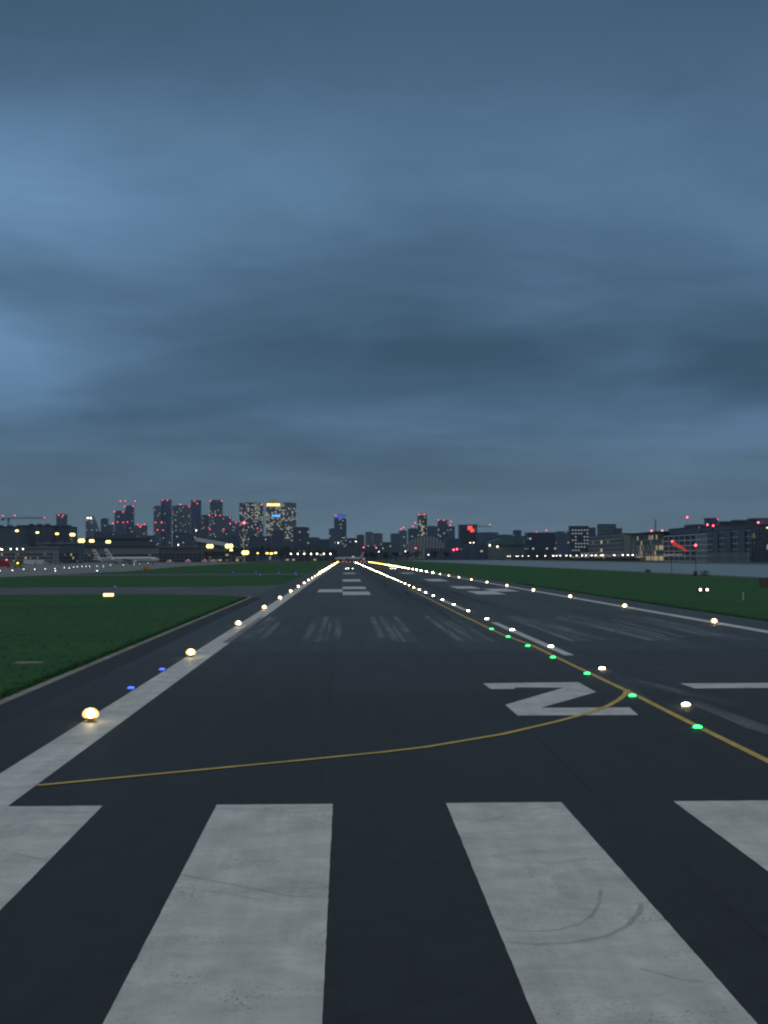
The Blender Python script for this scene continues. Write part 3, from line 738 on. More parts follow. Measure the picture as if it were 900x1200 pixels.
# tower with a curved blue crown
Dq = 4800; x0, zt = XZ(391.5, 602.5, Dq); x1, _ = XZ(406, 602.5, Dq); w = x1 - x0
r = thing('tower', 'lone tower with a rounded top glowing blue', 'tower', ((x0 + x1) / 2, Dq, 0), 0, 'towers on the skyline')
cur = [(w/2 * math.cos(math.radians(a)), zt - 12 + 12 * math.sin(math.radians(a))) for a in range(0, 181, 15)]
MB().yprism([(-w/2, 0), (w/2, 0)] + cur, 0, 34).build('facade', fc((.09, .13, .18), (.06, .10, .15), .05, seed=22), r)
MB().yprism([(w/2 * .93 * math.cos(math.radians(a)), zt - 13 + 12 * math.sin(math.radians(a))) for a in range(0, 181, 15)], -1.0, -.2).build('crown', E['signblue'], r)
p = A(393.5, 604, Dq); beacon(r, (p.x - r.location.x, -3, p.z), 2.4)
tower('tower', 'slanted low wing left of the blue topped tower', 385.5, 398, 620, 4400, fc(slate, gl, .03, seed=23))
tower('block', 'brownish block standing alone right of the blue topped tower', 418, 427, 627.5, 3600, fc((.15, .14, .15), gl, .03, seed=24), group='mid distance blocks', cat='block')
tower('block', 'pale grey block, left one of a close pair', 428.2, 437.3, 624.3, 3700, fc((.22, .25, .28), gl2, .03, seed=25), group='mid distance blocks', cat='block')
tower('block', 'pale grey block, right one of a close pair', 437.6, 448.3, 625.8, 3600, fc((.18, .2, .23), gl2, .03, seed=26), group='mid distance blocks', cat='block')
tower('block', 'small dark block before the pale tower with red roof lamps', 458, 469, 626, 3800, fc(slate, gl, .02, seed=27), group='mid distance blocks', cat='block')
tower('block', 'pale slim tower with two red roof lamps', 467.5, 477, 622.5, 4100, fc((.2, .23, .27), gl2, .03, seed=28), lights=[zC(765, 270), zC(778, 262)], group='towers right of the runway', cat='tower')
tower('tower', 'dark tower with red lamps left of the amber lit tower', 478.5, 489.5, 620, 4000, fc(navy, gl, .03, seed=29), lights=[zD(243, 165), zD(255, 147)], group='towers right of the runway')
# tower with amber core and a crown like a drum
Dt = 4300; x0, zt = XZ(489.5, 606, Dt); x1, _ = XZ(500.5, 606, Dt); w = x1 - x0
r = thing('tower', 'tallest tower right of the runway with an amber lit middle', 'tower', ((x0 + x1) / 2, Dt, 0), 0, 'towers right of the runway')
MB().box(-w/2, w/2, 0, w, 0, zt).build('facade', fc((.13, .13, .135), (.06, .07, .08), .16, seed=30, pw=4.5), r)
MB().box(-w*.17, w*.17, -1.2, -.05, zt*.15, zt*.80).build('stair_core', facade((.2, .16, .12, 1), (.3, .2, .1, 1), 5, 4.5, .38, (1, .62, .22), 1.4, 31.0), r)
MB().lathe([(w*.42, zt + .01), (w*.48, zt + 3), (w*.48, zt + 8), (w*.4, zt + 8.6)], (0, w/2, 0), 14).build('crown', M['concrete'], r)
for a in (275, 290, 303): p = A(430 + a / 4.5, 603.6, Dt); beacon(r, (p.x - r.location.x, 2, p.z + 1), 2.2)
tower('tower', 'broad dark block between the amber lit tower and its right neighbour', 500.7, 513, 617.3, 3900, fc(navy, gl, .02, seed=32), group='towers right of the runway')
tower('tower', 'dark tower with a row of bright red roof lamps and a glass front', 513.2, 525.3, 610.5, 3950, fc((.09, .125, .17), gl2, .05, seed=33), lights=[zD(376, 134), zD(405, 134), zD(443, 140), zD(440, 160)], group='towers right of the runway')
tower('tower', 'dark low wing joined to the tower with the red roof row', 525.5, 533, 617.5, 3900, fc(navy, gl, .02, seed=34), group='towers right of the runway')
# block with the big red sign
Db = 2900
r = tower('block', 'dark block with a bright red sign at its right top corner', 538.5, 559.5, 615.5, Db, fc((.05, .04, .048), gl, .01, seed=35), group='blocks right of the runway', cat='block', plant=False)
for a, b, c, d in ((548, 616.5, 553.5, 621), (551, 620, 555.5, 623.5), (556, 617.5, 559, 623)):
    p, q = A(a, b, Db), A(c, d, Db); MB().box(p.x - r.location.x, q.x - r.location.x, -1.2, -.1, q.z, p.z).build('sign', E['signred'] if a < 555 else M['beige'], r)
tower('block', 'long dark flat roofed block behind the glass hall', 560, 584, 624.8, 2800, fc(slate, gl, .02, seed=36), group='blocks right of the runway', cat='block', depth=40)
tower('block', 'long low slate block on the dock right of the flat roofed block', 584.2, 603, 627.5, 2750, fc(slate, gl, .02, seed=37), group='blocks right of the runway', cat='block', depth=40)
tower('block', 'small square dark tower rising behind the glass hall', 602, 611, 622.3, 2780, fc(navy, gl, .0, seed=38), group='blocks right of the runway', cat='block')
tower('block', 'pale low block behind the right end of the glass hall', 611.3, 620, 629, 2700, fc(steel, gl, .02, seed=39), group='blocks right of the runway', cat='block')
# ribbed pale hall
Dd = 2700; xa, zb = XZ(475, 641, Dd); xb, zt = XZ(523, 628.5, Dd); w = xb - xa
r = thing('ribbed_hall', 'pale arched hall with white ribs in front of the dark towers', 'hall', ((xa + xb) / 2, Dd, 0))
def arch(u): return max(zb, zb + (zt - zb) * (1 - abs(u) ** 2.4))
pr = [(w/2 * (i / 12 - 1), arch(i / 12 - 1)) for i in range(25)]
MB().yprism([(-w/2, 0), (w/2, 0)] + pr[::-1], 0, 60).build('roof', flat('pale_membrane', (.22, .25, .27), .6), r)
for i in range(13):
    u = -0.92 + 1.84 * i / 12
    MB().tube((u * w/2, -.8, 1), ((u + .10) * w/2, -.6, arch(u + .05) + 1.2), .55, .45, 6).build('rib', M['offwhite'], r)
# low dark buildings ahead, far beyond the runway
low = [(362, 374, 630.5, 3000, 'low dark block far ahead left of the runway lamps'), (374, 386, 632.5, 2950, 'low dark roofline between the flat block and the blue topped tower'), (406, 418, 631.5, 3100, 'low dark block right behind the parked aircraft far ahead'),
       (448, 458, 636, 2800, 'lowest dark block left of the pale slim tower'), (270, 281, 628, 3500, 'low dark block under the three red lamps'), (292, 318, 629, 3600, 'dark block at the foot of the broad bank tower'),
       (333, 343, 633, 3500, 'low dark infill between two dark office blocks'), (171, 181, 628, 3800, 'low block left of the dark pair of towers'), (203, 224, 625, 3900, 'dark block at the foot of the broad grey tower'), (224, 244, 622, 4000, 'navy block at the foot of the slim dark tower'),
       (110, 134, 624, 3700, 'grey low block under the plain slate block'), (424, 448, 641, 2300, 'long low shed beyond the far end of the runway'), (386, 424, 641.5, 2600, 'flat dark shed directly behind the runway end'),
       (133, 160, 627, 3300, 'low block below the unfinished tower'), (523, 540, 632, 2600, 'dark low block left of the red sign'), (244, 270, 631, 3300, 'low grey block behind the white roofed hangar'), (500, 545, 643.5, 2300, 'long dark warehouse on the far side of the dock head'), (545, 572, 638, 2350, 'dark warehouse with white wall lamps left of the glass hall')]
for k, (a, b, y, D, lab) in enumerate(low):
    tower('block', lab, a, b, y, D, fc((.08, .10, .14) if k % 3 else (.12, .135, .16), gl, .012, seed=50 + k), group='low blocks on the horizon', cat='block', depth=40, plant=(k % 2 == 0))

# cranes
def crane(label, pxm, ybase_z, ytop, pxa, pxb, D, lights, yj=None):
    x, zt = XZ(pxm, ytop, D); r = thing('tower_crane', label, 'crane', (x, D, 0), 0, 'tower cranes')
    m = MB()
    for sx in (-.9, .9):
        for sy in (-.9, .9): m.tube((sx, sy, 0), (sx, sy, zt), .22, n=4)
    n = int(zt / 4)
    for i in range(n): m.tube((-.9, -.9, i*4), (.9, -.9, i*4+4), .12, n=4).tube((.9, -.9, i*4), (.9, .9, i*4+4), .12, n=4)
    m.build('mast', M['darkmetal'], r)
    xa, xb = A(pxa, ytop, D).x - x, A(pxb, ytop, D).x - x
    j = MB().box(xa, xb, -.6, .6, zt + .2, zt + 1.0).tube((xa, 0, zt + 1.5), (0, 0, zt + 7), .15, n=4).tube((xb * .8, 0, zt + 1.5), (0, 0, zt + 7), .15, n=4)
    k = int(abs(xb) / 3)
    for i in range(k): j.tube((xb * i / k, 0, zt + 1), (xb * (i + .5) / k, 0, zt + 2.6), .12, n=4).tube((xb * (i + .5) / k, 0, zt + 2.6), (xb * (i + 1) / k, 0, zt + 1), .12, n=4)
    j.build('jib', M['darkmetal'], r); MB().box(-1.5, 1.5, -1.5, 1.5, zt - 2.6, zt + .19).build('cab', M['grey'], r)
    MB().box(min(xa, xb) if abs(xa) < abs(xb) else max(xa, xb), (min(xa, xb) if abs(xa) < abs(xb) else max(xa, xb)) + 3, -1, 1, zt - 2.2, zt + .19).build('counterweight', M['concrete'], r)
    for a, y in lights: p = A(a, y, D - 2); beacon(r, (p.x - x, -2, p.z), 2.4 * D / 5000)
    return r
crane('long armed tower crane with three red lamps over the left dark building', 10, 0, 608, 2, 53, 1900, [zA(15, 200), zA(78, 197), zA(235, 210)])
crane('tower crane with one red lamp reaching right from the red sign block', 556, 0, 617.5, 550, 576, 2950, [zD(648, 157)])
# radio mast on the right
Dm = 1700; x, zt = XZ(768, 609, Dm)
r = thing('lattice_mast', 'thin lattice radio mast behind the yellow lit pavilion', 'mast', (x, Dm, 0))
m = MB()
for sx, sy in ((-1, -1), (1, -1), (0, 1)): m.tube((sx*1.6, sy*1.6, 0), (sx*.3, sy*.3, zt), .25, .15, 5)
for i in range(12):
    z0 = zt * i / 12; m.tube((-1.6 + 1.3*i/12, -1.6 + 1.3*i/12, z0), (1.6 - 1.3*(i+1)/12, -1.6 + 1.3*(i+1)/12, z0 + zt/12), .12, n=4)
m.build('mast', M['darkmetal'], r)
a = MB()
for i in range(4): a.tube((-2.4, 0, zt * .80 + 3 * i), (2.4, 0, zt * .80 + 3 * i), .18, n=4)
a.build('antenna_arm', M['darkmetal'], r)
p = A(776, 622.3, Dm); q = A(763.5, 622.3, Dm)

# ------------------------------------------------------------------ blocks along the north quay (facades face the dock)
FX = 264.0
def at_px(px): return (FX) / ((px - 404) / F0) * 1.0     # distance down the quay of a column of the photograph
def dock_block(name, label, pa, pb, zt, floors, bays, frame, pane, depth=26, lit=0.0, rows=None, litmat='winlit', roofmat=None, z_base=0.0, frame_w=.45, extra_y=0, cat='building', fx=FX, gf=3.6):
    y1, y0 = at_px(pa) * fx / FX, at_px(pb) * fx / FX - extra_y
    r = thing(name, label, cat, (fx, y0, 0), 0, 'buildings on the north quay')
    L = y1 - y0
    MB().box(.35, depth, 0, L, 0, zt).build('wall', M[frame], r)
    bw = L / bays; fh = (zt - .6) / floors
    win = MB().box(-.02, .30, .5, bw - .5, .5, fh - .35).mesh('window', M[pane])
    winl = MB().box(-.02, .30, .5, bw - .5, .5, fh - .35).mesh('window', E[litmat])
    wind = MB().box(-.02, .30, .5, bw - .5, .5, fh - .35).mesh('window', E['windim'])
    rnd = random.Random(len(label) * 13)
    for f in range(floors):
        for b in range(bays):
            u = rnd.random(); q_ = rows[f] if rows else lit; link('window', winl if u < q_ else wind if u < q_ * 2.4 else win, r, (.051, b * bw, .3 + f * fh))
    g_ = MB()
    for b in range(bays + 1): g_.box(-.22, .10 - .002, max(0, b * bw - frame_w), min(L, b * bw + frame_w), 0, zt)
    for f in range(floors + 1): g_.box(-.30, .10, 0, L, max(.01, .3 + f * fh - .38), min(zt + .4, .3 + f * fh + .38))
    g_.build('frame', M[roofmat or frame], r)
    MB().box(-.5, depth + .3, -.3, L + .3, zt + .41, zt + .9).build('roof', M['roof'], r)
    return r, L, y0
M['whiteframe'] = flat('white_frame', (.74, .77, .78), .6, 0, .12, .2)
M['softframe'] = flat('grey_frame', (.38, .42, .44), .6, 0, .15, .2)
M['darkframe'] = flat('dark_frame', (.06, .08, .11), .6, 0, .2, .2)
# long white-framed office
r, L, y0 = dock_block('office_block', 'long dark glazed block with white floor bands behind the windsock', 779.5, 818, 20.8, 5, 6, 'darkframe', 'glass', roofmat='whiteframe', frame_w=.35)
MB().box(4, 24, 2, L - 2, 21.75, 26.2).build('penthouse', M['dark'], r); MB().box(3.4, 24.6, 1.4, L - 1.4, 26.21, 26.8).build('penthouse_roof', M['roof'], r)
MB().box(7, 15, L * .30, L * .62, 26.81, 29.0).build('roof_plant', M['dark'], r)
p = A(805, 617.5, y0 + L * .3); 
r, L, y0 = dock_block('office_block', 'narrow glazed bay of close white piers right of the windsock', 818.4, 831, 20.8, 5, 6, 'darkframe', 'glass', roofmat='whiteframe', frame_w=.55)
MB().box(4, 24, .6, L - .6, 21.75, 25.6).build('penthouse', M['dark'], r)
r2, L2, y2 = dock_block('apartment_block', 'long flat block of dark panels and pale bands with balconies along the quay', 831.4, 884, 21.2, 5, 13, 'dark', 'glass', roofmat='softframe', frame_w=.4)
MB().box(4, 24, .6, L2 - .6, 22.15, 25.6).build('penthouse', M['dark'], r2); MB().box(3.4, 24.6, .2, L2 - .2, 25.61, 26.2).build('penthouse_roof', M['roof'], r2)
for k in range(3): MB().box(-.9, -.31, L2 * (.12 + .3 * k), L2 * (.12 + .3 * k) + L2 * .13, 1, 21.6).build('dark_bay', M['dark'], r2)
for k in range(22): MB().box(-1.6, -1.3, L2 * k / 22 + .4, L2 * k / 22 + 2.6, .3, 6.6).build('screen_panel', M['softframe'], r2)
for k, (px, py) in enumerate(((836.5, 620), (829, 615), (834, 616.3), (820, 617.5))): pass
r3, L3, y3 = dock_block('apartment_block', 'dark block with a few lit windows at the right edge of the photo', 884.4, 905, 23.0, 6, 12, 'darkframe', 'glass', lit=.03, roofmat='darkframe', extra_y=60, litmat='winlitwhite')
MB().box(3, 22, 2, L3 - 2, 23.95, 28).build('penthouse', M['dark'], r3)
MB().box(-.2, .9, L3 * .55, L3 * .55 + 12, 21.4, 22.1).build('sign', E['crown'], r3)
# lamps standing on those roofs
def roof_lamp(px, py, D, label, zroof):
    x, z = XZ(px, py, D); r = thing('roof_lamp', label, 'lamp', (x, D, zroof), 0, 'red lamps above the quay roofs')
    MB().lathe([(.4, 0), (.4, .2), (.12, .3)], n=8).tube((0, 0, .3), (0, 0, z - zroof), .10, .08, 6).build('pole', M['darkmetal'], r)
    MB().ball((0, 0, z - zroof + .2), .62).build('lamp', E['red'], r); return r
roof_lamp(820.3, 617.6, 1122, 'red lamp low on the penthouse over the windsock block', 26.81)
roof_lamp(829.0, 615.2, 1098, 'red lamp left of the roof cube behind the apartment block', 22.0)
roof_lamp(835.8, 616.4, 1060, 'fainter red lamp beside the roof cube', 22.0)
roof_lamp(805.2, 606.4, 1150, 'lone high red lamp on a thin pole above the windsock block', 26.81)
roof_lamp(888.6, 612.6, 950, 'red lamp above the dark block at the right edge', 22.0)
roof_lamp(763.5, 622.3, 1290, 'red lamp on the pavilion roof, left one of two', 25.0); roof_lamp(776, 622.3, 1240, 'red lamp on the pavilion roof, right one of two', 25.0)
# cube and bulky roofs behind
tower('block', 'square dark cube with a red lamp rising behind the apartment block', 828.5, 841.5, 608.7, 1250, fc(slate, gl, .0, seed=80, pw=4, ph=3.4), group='blocks behind the north quay', cat='block', plant=False, lights=[(841, 608.3)])
tower('block', 'wide dark roof behind the apartment block right of the cube', 846, 862, 612.5, 1200, fc((.08, .09, .11), gl, .0, seed=81, pw=4, ph=3.4), group='blocks behind the north quay', cat='block', plant=False)
tower('block', 'wider dark roof behind the right end of the apartment block', 862, 880, 611, 1150, fc((.08, .09, .11), gl, .0, seed=82, pw=4, ph=3.4), group='blocks behind the north quay', cat='block', plant=False)
tower('block', 'dark bulky roof at the right edge behind the lit window block', 884, 912, 609, 1080, fc((.045, .05, .055), gl, .0, seed=83, pw=4, ph=3.4), group='blocks behind the north quay', cat='block', plant=False)
# yellow-lit pavilion with an overhanging flat roof
r, L, y0 = dock_block('pavilion', 'flat roofed glass pavilion glowing yellow inside', 746.5, 779, 23.0, 5, 20, 'darkframe', 'greenglass', rows=(.75, .10, .34, .06, .16), roofmat='softframe', frame_w=.2)
MB().box(-5, 28, -4, L + 30, 23.95, 25.0).build('roof_overhang', M['roof'], r)
for k in range(7): MB().tube((-4.2, L * k / 6 + .3, .1), (-4.2, L * k / 6 + .3, 23.94), .28, n=8).build('column', M['grey'], r)
y1 = at_px(732); y0_ = at_px(746)
r = thing('panel_wall_block', 'windowless beige panel block left of the yellow lit pavilion', 'building', (FX, y0_, 0), 0, 'buildings on the north quay')
MB().box(0, 24, 0.5, y1 - y0_, 0, 23.5).build('wall', M['beige'], r)
j = MB()
for k in range(1, 5): j.box(-.06, -.003, 0.5, y1 - y0_, 4.6 * k, 4.6 * k + .12)
j.build('panel_joint', M['grey'], r)
r, L, y0 = dock_block('office_block', 'green glass office with a few yellow windows below the stepped grey tower', 690.5, 731.5, 25.5, 6, 16, 'softframe', 'greenglass', lit=.035, roofmat='softframe', frame_w=.25)
tower('block', 'stepped grey tower rising behind the green glass office', 703, 722, 615.3, 1720, fc((.15, .19, .23), gl2, .02, seed=84, pw=4, ph=3.6), group='blocks behind the north quay', cat='block', plant=False)
tower('block', 'lower step joined to the right of the stepped grey tower', 722.2, 729, 620.2, 1715, fc((.13, .165, .2), gl2, .01, seed=85, pw=4, ph=3.6), group='blocks behind the north quay', cat='block', plant=False)
# dark block with a regular grid of lit windows, facing the runway
Dg = 1780; x0, zt = XZ(669.5, 617.2, Dg); x1, _ = XZ(690, 617.2, Dg); w = x1 - x0
r = thing('apartment_block', 'dark tower block with an even grid of small lit windows', 'building', ((x0 + x1) / 2, Dg, 0), 0, 'buildings on the north quay')
MB().box(-w/2, w/2, 0, 22, 0, zt).build('wall', M['darkframe'], r)
MB().box(-w/2 - .3, w/2 + .3, -.3, 22.3, zt + .01, zt + .9).build('roof', M['roof'], r)
wl = MB().box(-.9, .9, -.12, -.01, 0, 1.3).mesh('window', E['winlitwhite']); wd = MB().box(-.9, .9, -.12, -.01, 0, 1.3).mesh('window', M['glass'])
rn = random.Random(4)
for f in range(9):
    for b in range(6): link('window', wl if rn.random() < .75 else wd, r, (-w/2 + (b + .5) * w / 6, 0, 3.2 + f * (zt - 4) / 9))
tower('block', 'plain slate block right of the lit window grid', 690.2, 698, 619.3, 1850, fc(slate, gl, .0, seed=86, pw=4, ph=3.4), group='blocks behind the north quay', cat='block', plant=False)
tower('block', 'dark block left of the lit window grid', 653.5, 669.2, 623.7, 2000, fc(slate, gl2, .02, seed=87, pw=4, ph=3.6), group='blocks behind the north quay', cat='block', plant=False)
tower('block', 'broad navy block with red and white lamps on its roof', 619, 653, 624.8, 2150, fc((.04, .055, .075), gl, .015, seed=88, pw=4, ph=3.6), group='blocks behind the north quay', cat='block', plant=False, lights=[zE(310, 197), zE(362, 187)])
# glass hall
Dh = 2250; x0, z0 = XZ(572, 636, Dh); x1, zt = XZ(620, 629.5, Dh); w = x1 - x0
r = thing('glass_hall', 'long glass hall with pale vertical fins and a curved roof on the dock', 'hall', (x0, Dh, 0))
prof = [(0, 0), (w, 0), (w, z0 * .86)] + [(w * (1 - i / 10), z0 * .86 + (zt - z0 * .86) * math.sin(PI * (.15 + .85 * i / 10)) ** .5 if i < 10 else z0) for i in range(1, 11)]
MB().yprism(prof, 0, 40).build('wall', M['greenglass'], r)
for i in range(22): MB().box(w * (i + .3) / 22, w * (i + .3) / 22 + .7, -.5, -.02, 1, z0 * .82).build('fin', M['grey'], r)
MB().box(-1, w + 1, -2, 0.02, z0 * .84, z0 * .84 + 1.2).build('canopy', M['roof'], r)
for a, y in ((574, 639), (583, 640.5), (618, 636)): p = A(a, y, Dh - 3); MB().ball((p.x - x0, -3, p.z), .9).build('wall_lamp', E['floodwhite'], r)

# lamps along the quay
lp = MB().tube((0, 0, .1), (0, 0, 5.2), .09, .06, 6).box(-.05, .05, -.9, 0, 5.15, 5.25).lathe([(.25, 0), (.25, .1)], n=8)
lh = MB().lathe([(.2, -.2), (.68, 0), (.5, .26), (.02, .34)], (0, -.9, 5.3), 10)
lpm, lhm = lp.mesh('pole', M['darkmetal']), lh.mesh('lamp_head', E['street'])
xsl = [577, 582, 594, 597, 603, 607, 611, 619, 628, 637, 646, 649, 652, 655, 661, 664, 667, 674, 680, 686, 691, 697, 702, 707, 717, 729, 735, 742]
for k, px in enumerate(xsl):
    y = 244.0 / ((px - 404) / F0); 
    r = thing('quay_lamp', 'small warm street lamp in the long row along the far quay', 'street lamp', (244.0 + random.uniform(0, 3), y, 0), 0, 'street lamps along the far quay')
    link('pole', lpm, r); link('lamp_head', lhm, r)
# low dark planting and railings behind the quay: a line of hedges as separate things
for k, (pa, pb) in enumerate(((560, 600), (602, 640), (642, 690), (692, 745))):
    ya, yb = 250.0 / ((pa - 404) / F0), 250.0 / ((pb - 404) / F0)
    mb = MB()
    for i in range(int(min(900, abs(ya - yb) * 1.6))):
        p = Vector((random.uniform(-1.6, 1.6), random.uniform(0, ya - yb), random.uniform(.1, 2.8))); d = Vector((random.gauss(0, 1), random.gauss(0, 1), random.gauss(.3, 1))).normalized() * random.uniform(.6, 1.3); e = d.orthogonal().normalized() * .7
        mb.add([p - d - e, p + d - e, p + d + e, p - d + e], [(0, 1, 2, 3)])
    tag(mb.build('hedge', M['leaf'], None, (256, yb, 0)), ('dark hedge strip under the quay lamps ' + ('below the glass hall', 'below the broad navy block', 'below the lit window grid', 'below the green glass office')[k]), 'hedge', 'hedges along the quay')

# ------------------------------------------------------------------ left side: terminal, floodlights, aircraft, vehicles
def flood(px, py, D, label, big=1.0, group='floodlight masts over the apron', mat='flood', heads=2):
    x, z = XZ(px, py, D); r = thing('floodlight_mast', label, 'floodlight', (x, D, 0), 0, group)
    MB().lathe([(.5, 0), (.5, .4), (.3, .5)], n=8).tube((0, 0, .5), (0, 0, z + .3), .28, .14, 8).build('mast', M['metal'], r)
    MB().box(-1.3 * big, 1.3 * big, -.15, .15, z - .1, z + .15).build('crossbar', M['metal'], r)
    for s in ([-.75, .75] if heads == 2 else [0]):
        h = MB().lathe([(.98 * big, -.515), (.9 * big, -.3), (.35 * big, 0)], (s * big, 0, z - .05 * big), 14, 'Y').build('lamp_housing', M['darkmetal'], r)
        MB().lathe([(.40 * big, -.95), (.80 * big, -.80), (.95 * big, -.52)], (s * big, 0, z - .05 * big), 14, 'Y').build('lens', E[mat], h)
    return r
FL = [(20, 622, 1144, 'apron floodlight mast under the long crane arm, leftmost in the row', .75), (44, 624, 1230, 'apron floodlight mast in front of the left dark building', .75), (67, 625.5, 1274, 'apron floodlight mast below the stubby dark tower', .85),
      (85, 626.5, 1344, 'bright apron floodlight just left of the brightest pair', 1.4), (95.5, 633.5, 1500, 'brightest yellow floodlight above the left aircraft tail', 2.0), (107.5, 633.8, 1500, 'bright yellow floodlight between the two aircraft tails', 1.5),
      (127, 634.8, 1400, 'yellow floodlight above the right aircraft tail', 1.4), (246, 640, 1500, 'bright yellow floodlight in front of the white roofed hangar', 2.0), (268.5, 639.8, 1500, 'bright yellow floodlight right of the white roofed hangar', 2.3),
      (271, 644.6, 1350, 'small yellow floodlight below the bright one right of the hangar', .8), (287.5, 647.5, 1300, 'yellow floodlight at the foot of the tall lit mast', 1.8), (313, 648.3, 1350, 'small yellow floodlight, left one of three by the dark trees', .7),
      (318, 648.6, 1350, 'small yellow floodlight, middle one of three by the dark trees', .8), (323, 647.8, 1350, 'small yellow floodlight, right one of three by the dark trees', .7), (302, 648.2, 1300, 'faint floodlight left of the dark trees', .5)]
for a in FL: flood(a[0], a[1], a[2], a[3], a[4])
for k, px in enumerate((341, 349, 356.5, 364.5, 371.5, 379.5, 387.2)):
    flood(px, 649.0, 1400, 'white lamp in the row of seven along the far grass edge, %s from the left' % ORD[k], .62, 'white lamps along the far grass edge', 'floodwhite', 1)
for k, (a, b) in enumerate(((0, 375), (10, 378), (55, 375), (88, 375), (120, 375))):
    flood(a / 4.5 + .5, 560 + b / 4.5, 1050, 'small white lamp on the terminal pier at the left frame edge', .42, 'white lamps on the terminal pier', 'floodwhite', 1)
for k, (px, py, lab) in enumerate(((5, 634.5, 'white lamp high on the left dark building'), (79, 632.5, 'small white lamp left of the bright floodlight pair'), (149.5, 642.5, 'white lamp above the right aircraft fuselage'), (159, 640.5, 'dim white lamp over the grey hangar roof'), (177.5, 641.5, 'white lamp right of the aircraft nose'),
                                   (196, 643, 'white lamp pair left of the long grey wall'), (209, 638.5, 'long white lamp on the grey hangar roof'), (201, 643.5, 'white lamp on the long grey wall'), (230, 621.7, 'white lamp on the navy block'), (396.5, 636, 'lone white lamp above the aircraft on the runway end'), (417, 634.5, 'white lamp far ahead right of the aircraft'), (444, 646.5, 'small white lamp right of the runway end'), (475, 646, 'slanting white lamp before the ribbed hall'), (502, 650, 'white lamp at the dock head'), (551, 636, 'white wall lamp left of the glass hall'), (555, 636, 'second white wall lamp left of the glass hall'))):
    flood(px, py, 1550 if px < 380 else 1900, lab, .55, 'scattered white lamps', 'floodwhite', 1)
# tall lit pole
x, zt = XZ(286, 613.5, 1300); r = thing('lit_pole', 'tall pale pole with a red lamp on top', 'mast', (x, 1300, 0))
MB().tube((0, 0, .2), (0, 0, zt), .45, .25, 10).build('mast', flat('pale_pole', (.6, .6, .55), .5), r); MB().lathe([(.9, 0), (.9, .2)], n=10).build('foot', M['concrete'], r); MB().ball((0, 0, zt + .7), 1.0).build('lamp', E['red'], r)

# terminal and hangars
def long_building(label, pa, pb, ytop, D, depth, mat, roofm, bays, band=True, lit=.12, group='terminal buildings', name='terminal_building', ov=1.0):
    x0, zt = XZ(pa, ytop, D); x1, _ = XZ(pb, ytop, D); L = x1 - x0
    r = thing(name, label, 'building', (x0, D, 0), 0, group)
    MB().box(0, L, 0, depth, 0, zt - .8).build('wall', M[mat], r)
    MB().box(-ov, L + ov, -ov * 1.5, depth + ov, zt - .79, zt).build('roof', M[roofm], r)
    rn = random.Random(len(label)); lit *= .6
    h = min(1.7, zt * .25); bw = L / bays
    wm = MB().box(.3, bw - .3, -.12, -.01, 0, h).mesh('window', M['glass']); wl = MB().box(.3, bw - .3, -.12, -.01, 0, h).mesh('window', E['winlit']); wd = MB().box(.3, bw - .3, -.12, -.01, 0, h).mesh('window', E['windim'])
    fl = max(1, min(3, int((zt - 1) / (h * 1.7))))
    for f in range(fl):
        for b in range(bays):
            u = rn.random(); link('window', wl if u < lit * .4 else wd if u < lit else wm, r, (b * bw, 0, 1 + f * h * 1.6))
    for k in range(3): MB().box(L * (.15 + .3 * k), L * (.15 + .3 * k) + min(5, L * .1), depth * .3, depth * .6, zt + .01, zt + 1.6).build('roof_plant', M['dark'], r)
    return r
long_building('dark wide building under the crane at the left frame edge', -12, 25.5, 617, 1400, 40, 'dark', 'roof', 18, lit=.12, ov=.4)
long_building('dark building with stepped roof right of the crane mast', 26, 58, 615.3, 1450, 40, 'dark', 'roof', 16, lit=.12, ov=.4)
long_building('dark slab joined to the right of the stepped roof building', 58.3, 82, 616.8, 1480, 40, 'dark', 'roof', 12, lit=.1, ov=.4)
long_building('low terminal wing with a pale flat roof behind the service trucks', -10, 62, 641, 1150, 24, 'grey', 'grey', 26, lit=.3)
long_building('terminal hall with a long pale roof strip left of the bright floodlights', 43, 92, 636.2, 1250, 26, 'dark', 'grey', 20, lit=.25)
long_building('long low grey building behind the two parked aircraft', 84, 196, 640, 1500, 26, 'grey', 'roof', 30, lit=.2)
long_building('upper dark storey of the terminal behind the yellow floodlights', 88, 172, 631, 1620, 20, 'dark', 'roof', 24, lit=.22)
long_building('grey windowless shed right of the aircraft noses', 186, 236, 640.5, 1420, 22, 'concrete', 'grey', 10, lit=.0)
long_building('low shed along the far apron below the hangar', 236, 300, 646.5, 1560, 18, 'concrete', 'roof', 16, lit=.25)
# white-roofed hangar
Dz = 1650; x0, z0 = XZ(230, 631, Dz); x1, z1 = XZ(263, 637, Dz); L = x1 - x0
r = thing('hangar', 'hangar with a sloping white roof lit by floodlights', 'hangar', (x0, Dz, 0))
MB().yprism([(0, 0), (L, 0), (L, z1 - 3), (0, z0 - 3)], 0, 50).build('wall', M['grey'], r)
MB().yprism([(-1, z0 - 2.99), (L + 1, z1 - 2.99), (L + 1, z1 + 1), (-1, z0 + 1)], -6, 51).build('roof', M['offwhite'], r)
MB().box(L*.2, L*.75, -.3, -.02, .1, z1 * .55).build('door', M['dark'], r)
long_building('low flat shed between the lamps beyond the far grass edge', 335, 392, 647, 1700, 18, 'dark', 'roof', 16, lit=.2)

